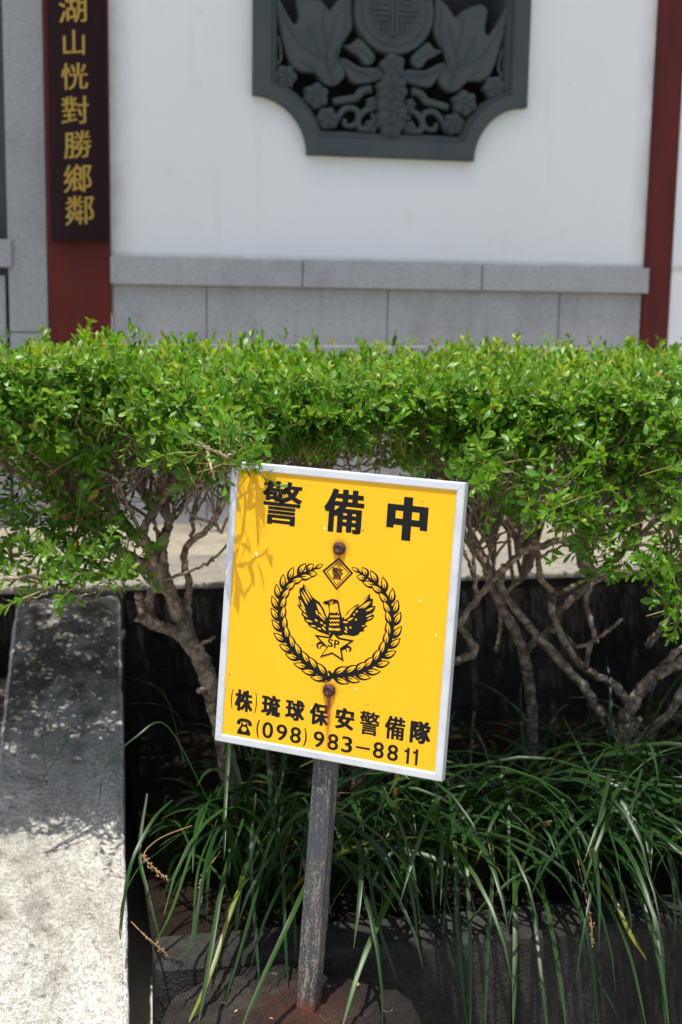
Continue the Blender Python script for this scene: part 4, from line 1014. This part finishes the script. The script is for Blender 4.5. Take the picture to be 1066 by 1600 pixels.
# ------------------------------------------------------------------ lily turf
def blade_mesh(P, wd, roll=0.0, fold=.25):
    P = np.asarray(P, float); n = len(P); T = np.gradient(P, axis=0); T /= np.linalg.norm(T, axis=1)[:, None]+1e-9
    side = np.cross(T, [0, 0, 1.]); ln = np.linalg.norm(side, axis=1)[:, None]; side = side/np.maximum(ln, 1e-3)
    for i in range(1, n):
        if side[i]@side[i-1] < 0: side[i] = -side[i]
        side[i] = norm(side[i]*.5+side[i-1]*.5)
    nn = np.cross(side, T); side = side*math.cos(roll)+nn*math.sin(roll); nn = np.cross(side, T)
    t = np.linspace(0, 1, n); w_ = wd*(.55+.45*np.minimum(1, t*4))*np.where(t > .6, np.sqrt(np.maximum(0, 1-((t-.6)/.4)**1.8)), 1); w_[-1] = wd*.04
    V = np.stack([P-side*w_[:, None]/2+nn*w_[:, None]*fold/2, P, P+side*w_[:, None]/2+nn*w_[:, None]*fold/2], 1).reshape(-1, 3)
    a = np.arange(n-1)*3; F_ = np.concatenate([np.stack([a, a+1, a+4, a+3], 1), np.stack([a+1, a+2, a+5, a+4], 1)]); return V, F_
def arch(base, az, L, lean, droop, n=12, rg=rg):
    th = lean; p = np.array(base, float); out = [p.copy()]; h = np.array([math.cos(az), math.sin(az)]); twist = rg.normal(0, .06)
    for i in range(n):
        t = (i+1)/n; th += droop*(t**1.1)/n*2; th = min(th, 3.0); ds = L/n
        h = np.array([h[0]*math.cos(twist)-h[1]*math.sin(twist), h[0]*math.sin(twist)+h[1]*math.cos(twist)])
        p = p+np.array([h[0]*math.sin(th)*ds, h[1]*math.sin(th)*ds, math.cos(th)*ds]); out.append(p.copy())
    return np.array(out)
CL = [(.185, 1.93, 45, 'lily turf clump in the corner beside the concrete side wall', False), (.29, 1.80, 70, 'sunlit lily turf clump between the side wall and the sign post', True), (.40, 1.86, 60, 'lily turf clump directly behind the sign post', True),
      (.52, 1.80, 70, 'lily turf clump just right of the sign post', True), (.64, 1.84, 70, 'lily turf clump hanging over the kerb under the right corner of the sign', True), (.76, 1.80, 75, 'lily turf clump between the sign and the right edge', True),
      (.88, 1.82, 80, 'dense bright lily turf clump low at the right edge', True), (.34, 2.12, 40, 'shaded lily turf clump behind the left shrub trunk', False), (.60, 2.15, 40, 'shaded lily turf clump deep under the hedge behind the sign', False),
      (.86, 2.12, 45, 'shaded lily turf clump under the thin crossing stems', False), (1.08, 2.05, 50, 'shaded lily turf clump beside the thick right trunk', False), (1.02, 1.84, 60, 'lily turf clump cut by the right edge of the picture', True), (1.2, 1.85, 50, 'lily turf clump beyond the right edge', False), (1.4, 1.88, 45, 'farthest lily turf clump beyond the right edge', False)]
roots = []
def clump(cx_, cy_, n, lab, front):
    root = empty('lily_turf_clump', (cx_, cy_, -.325), lab, 'grass clump', 'lily turf clumps under the hedge'); roots.append((cx_, root)); SV = []; SF = []; ST = []; sn = 0; items = []
    for k in range(int(n*(.85 if .5 < cx_ < .7 else 1.05))):
        az = rg.uniform(0, 6.28) if rg.random() < .35 else -1.57+rg.normal(0, .75)
        bx2, by2 = cx_+rg.normal(0, .034), cy_+(.085 if front else .035)+rg.normal(0, .028); L = rg.uniform(.25, .41)*(1.0 if front else .8); lean = abs(rg.normal(.22, .16)); dr = rg.uniform(1.0, 2.6)
        if front and k % 5 < 2: az = -1.45+rg.normal(0, .40); L = rg.uniform(.40, .58); lean = rg.uniform(.25, .65); dr = rg.uniform(1.6, 2.3); by2 = cy_+.03+rg.normal(0, .02)
        P = arch((bx2, by2, -.328), az, L, lean, dr)
        P[:, 2] = np.maximum(P[:, 2], np.where(P[:, 1] > 1.65, -.32, -.51))
        hit = any(blocks_sign(q) or (abs((Vector(q)-TL).dot(Vector((X.x, X.y, X.z)))-(pt_[0]+(pb_[0]-pt_[0])*.5)) < .03 and (Vector(q)-TL).dot(Zv) > -.06) for q in P[3:])
        if hit: continue
        if min(P[:, 0]) < xR-.0 and P[:, 1].min() < 2.6 and rg.random() < .93: continue
        wd = rg.uniform(.0045, .0078); tint = float(np.clip(rg.normal(.36, .2), 0, .85)); 
        if rg.random() < .03: tint = rg.uniform(.93, 1)
        v, f = blade_mesh(P, wd, rg.normal(0, .5)); items.append((P[:, 1].min()-.3*(P[:, 2].min() < -.3), v, f, tint))
    items.sort(key=lambda a: a[0]); nb = 34 if front else 0
    for k, (_, v, f, tint) in enumerate(items):
        tt = np.full(len(v), tint); tt[-3:] = min(1, tint+.5) if rg.random() < .4 else tint
        if k < nb: mesh('blade', v, f, M_blade, root, True, attr=tt)
        else: SV.append(v); SF.append(f+sn); ST.append(tt); sn += len(v)
    o = mesh('blades', np.concatenate(SV), np.concatenate(SF), M_blade, root, True, attr=np.concatenate(ST)); o['kind'] = 'stuff'
for c_ in CL: clump(*c_)
def root_at(x): return min(roots[:7]+roots[11:12], key=lambda r: abs(r[0]-x))[1]
# blades traced from the photograph: points (px, py, Y), width in px
TB = [
 ([(520,1250,1.75),(500,1330,1.62),(462,1420,1.50),(420,1510,1.45),(378,1605,1.40)], 9, .6), ([(640,1320,1.75),(620,1380,1.62),(588,1450,1.52),(560,1520,1.47),(535,1605,1.43)], 9, .8),
 ([(230,1240,1.8),(218,1330,1.72),(232,1400,1.66),(250,1470,1.62)], 6, .5), ([(350,1180,1.8),(358,1160,1.75),(352,1260,1.66),(350,1345,1.60)], 6, .55), ([(330,1240,1.75),(300,1330,1.66),(270,1420,1.6),(240,1480,1.56)], 6, .75),
 ([(340,1280,1.75),(310,1360,1.66),(300,1470,1.6),(275,1500,1.58)], 5, .6), ([(290,1200,1.85),(255,1080,1.95),(200,1068,1.95),(150,1090,1.95),(120,1110,1.98)], 3.2, .3),
 ([(330,1180,1.9),(270,1110,1.9),(200,1100,1.93),(130,1125,1.93),(85,1190,1.9),(60,1230,1.88)], 3.5, .35), ([(320,1200,1.9),(250,1080,1.9),(170,1058,1.95),(100,1080,1.97),(68,1140,1.95),(72,1210,1.92)], 2.4, .2),
 ([(330,1260,1.8),(262,1135,1.82),(215,1150,1.8),(165,1200,1.8),(155,1260,1.82)], 4, .4), ([(270,1250,1.8),(240,1280,1.75),(205,1350,1.70),(190,1440,1.68),(188,1470,1.66)], 6, .5),
 ([(300,1290,1.75),(250,1330,1.68),(215,1360,1.64),(192,1410,1.62),(190,1460,1.61)], 6, .45),
 ([(440,1220,1.75),(425,1300,1.66),(400,1400,1.60),(372,1500,1.55),(350,1570,1.52)], 7, .5), ([(400,1240,1.75),(392,1330,1.66),(398,1440,1.6),(405,1530,1.56)], 6, .45), ([(420,1250,1.75),(440,1340,1.65),(445,1450,1.58),(450,1545,1.55)], 6, .5),
 ([(380,1280,1.75),(350,1370,1.64),(330,1480,1.56),(310,1600,1.5)], 8, .6), ([(420,1300,1.75),(370,1400,1.62),(330,1520,1.54),(290,1610,1.5)], 7, .93),
 ([(560,1250,1.78),(575,1350,1.66),(590,1440,1.6),(620,1530,1.55)], 6, .45), ([(600,1230,1.78),(640,1330,1.68),(658,1450,1.62)], 6, .4), ([(700,1220,1.8),(712,1320,1.66),(715,1440,1.6),(728,1590,1.55)], 8, .5),
 ([(715,1250,1.8),(728,1340,1.66),(735,1480,1.58),(735,1605,1.54)], 7, .55), ([(780,1180,1.8),(792,1240,1.72),(795,1330,1.66),(794,1392,1.64)], 6, .5), ([(760,1240,1.8),(770,1340,1.66),(762,1480,1.58),(758,1605,1.54)], 7, .5),
 ([(800,1300,1.8),(805,1400,1.64),(805,1500,1.57),(802,1605,1.52)], 9, .6), ([(810,1360,1.78),(832,1420,1.66),(845,1520,1.58),(855,1605,1.54)], 7, .5), ([(820,1290,1.8),(850,1400,1.64),(870,1500,1.58),(885,1605,1.53)], 9, .65),
 ([(840,1240,1.8),(880,1350,1.66),(920,1470,1.58),(935,1605,1.53)], 8, .5), ([(880,1120,1.8),(915,1190,1.74),(950,1260,1.70),(972,1325,1.67)], 7, .55), ([(870,1300,1.8),(930,1380,1.66),(980,1480,1.58),(1010,1605,1.53)], 9, .7),
 ([(900,1340,1.8),(950,1390,1.66),(985,1460,1.60),(1010,1500,1.58)], 8, .93), ([(850,1400,1.76),(900,1470,1.62),(950,1560,1.55),(975,1610,1.53)], 8, .5), ([(960,1300,1.8),(1000,1400,1.65),(1030,1500,1.58),(1046,1610,1.53)], 8, .55),
 ([(920,1280,1.8),(990,1340,1.68),(1040,1420,1.62),(1080,1500,1.58)], 8, .55), ([(980,1240,1.8),(1030,1300,1.7),(1060,1400,1.63),(1075,1500,1.58)], 7, .5), ([(1000,1330,1.78),(1020,1430,1.64),(1035,1530,1.57),(1040,1600,1.54)], 7, .6),
 ([(690,1300,1.8),(672,1200,1.78),(690,1170,1.76),(680,1260,1.7)], 4, .4), ([(660,1380,1.78),(690,1440,1.64),(720,1540,1.57),(730,1605,1.54)], 6, .5), ([(870,1250,1.8),(900,1310,1.7),(960,1370,1.64),(1066,1460,1.58)], 7, .5)]
for pts, wpx, tint in TB:
    C = catmull([tuple(W(*p)) for p in pts], 5); v, f = blade_mesh(C, wpx*.00078, rg.normal(0, .3)); tt = np.full(len(v), tint); tt[-3:] = .97
    if any(blocks_sign(q) for q in C): C = C+np.array([0, .05, 0])
    mesh('blade', v, f, M_blade, root_at(C[0][0]), True, attr=tt)
# dry seed stalks
for pts in ([(300,1290,1.72),(250,1310,1.68),(225,1335,1.65),(240,1355,1.64),(262,1374,1.63)], [(345,1330,1.68),(330,1350,1.65),(315,1375,1.63),(313,1415,1.62)], [(900,1330,1.7),(915,1400,1.64),(924,1440,1.61),(925,1478,1.6)], [(205,1440,1.68),(225,1460,1.64),(262,1492,1.62)], [(830,1300,1.72),(842,1286,1.7),(860,1283,1.68)], [(760,1300,1.75),(768,1340,1.7),(772,1370,1.68)]):
    C = catmull([tuple(W(*p)) for p in pts], 6); v, f = tube(C, .0007, 4); V = [v]; F_ = list(f); n = len(v)
    for k in range(len(C)//2, len(C)):
        for _ in range(2):
            p = C[k]+rg.normal(0, .0016, 3); v2, f2 = tube([p, p+rg.normal(0, .0016, 3)+[0, 0, -.001], p+[0, 0, -.003]], [.0008, .0013, .0004], 4); V.append(v2); F_ += [tuple(i+n for i in q) for q in f2]; n += len(v2)
    mesh('seed_stalk', np.concatenate(V), F_, M_dry, root_at(C[0][0]), True)
# fallen bits on the mound
for i, (px, py) in enumerate(((352,1567),(372,1577),(560,1535),(420,1590))):
    p = WZ(px, py, base_w.z+.010); a = rg.uniform(0, 6); s = .006
    V = LT[1][0]*s; ca, sa = math.cos(a), math.sin(a); V = np.column_stack([V[:, 0]*ca-V[:, 1]*sa+p.x, V[:, 0]*sa+V[:, 1]*ca+p.y, V[:, 2]+p.z])
    tag(mesh('fallen_leaf', V, LF, M_dead, None, True), ['tiny dry leaf on the cement, farthest left of the fallen leaves', 'tiny dry leaf on the cement just left of the post', 'tiny dry leaf on the cement to the right of the post', 'tiny dry leaf at the bottom edge of the picture near the post'][i], 'leaf', 'dry leaves on the cement')
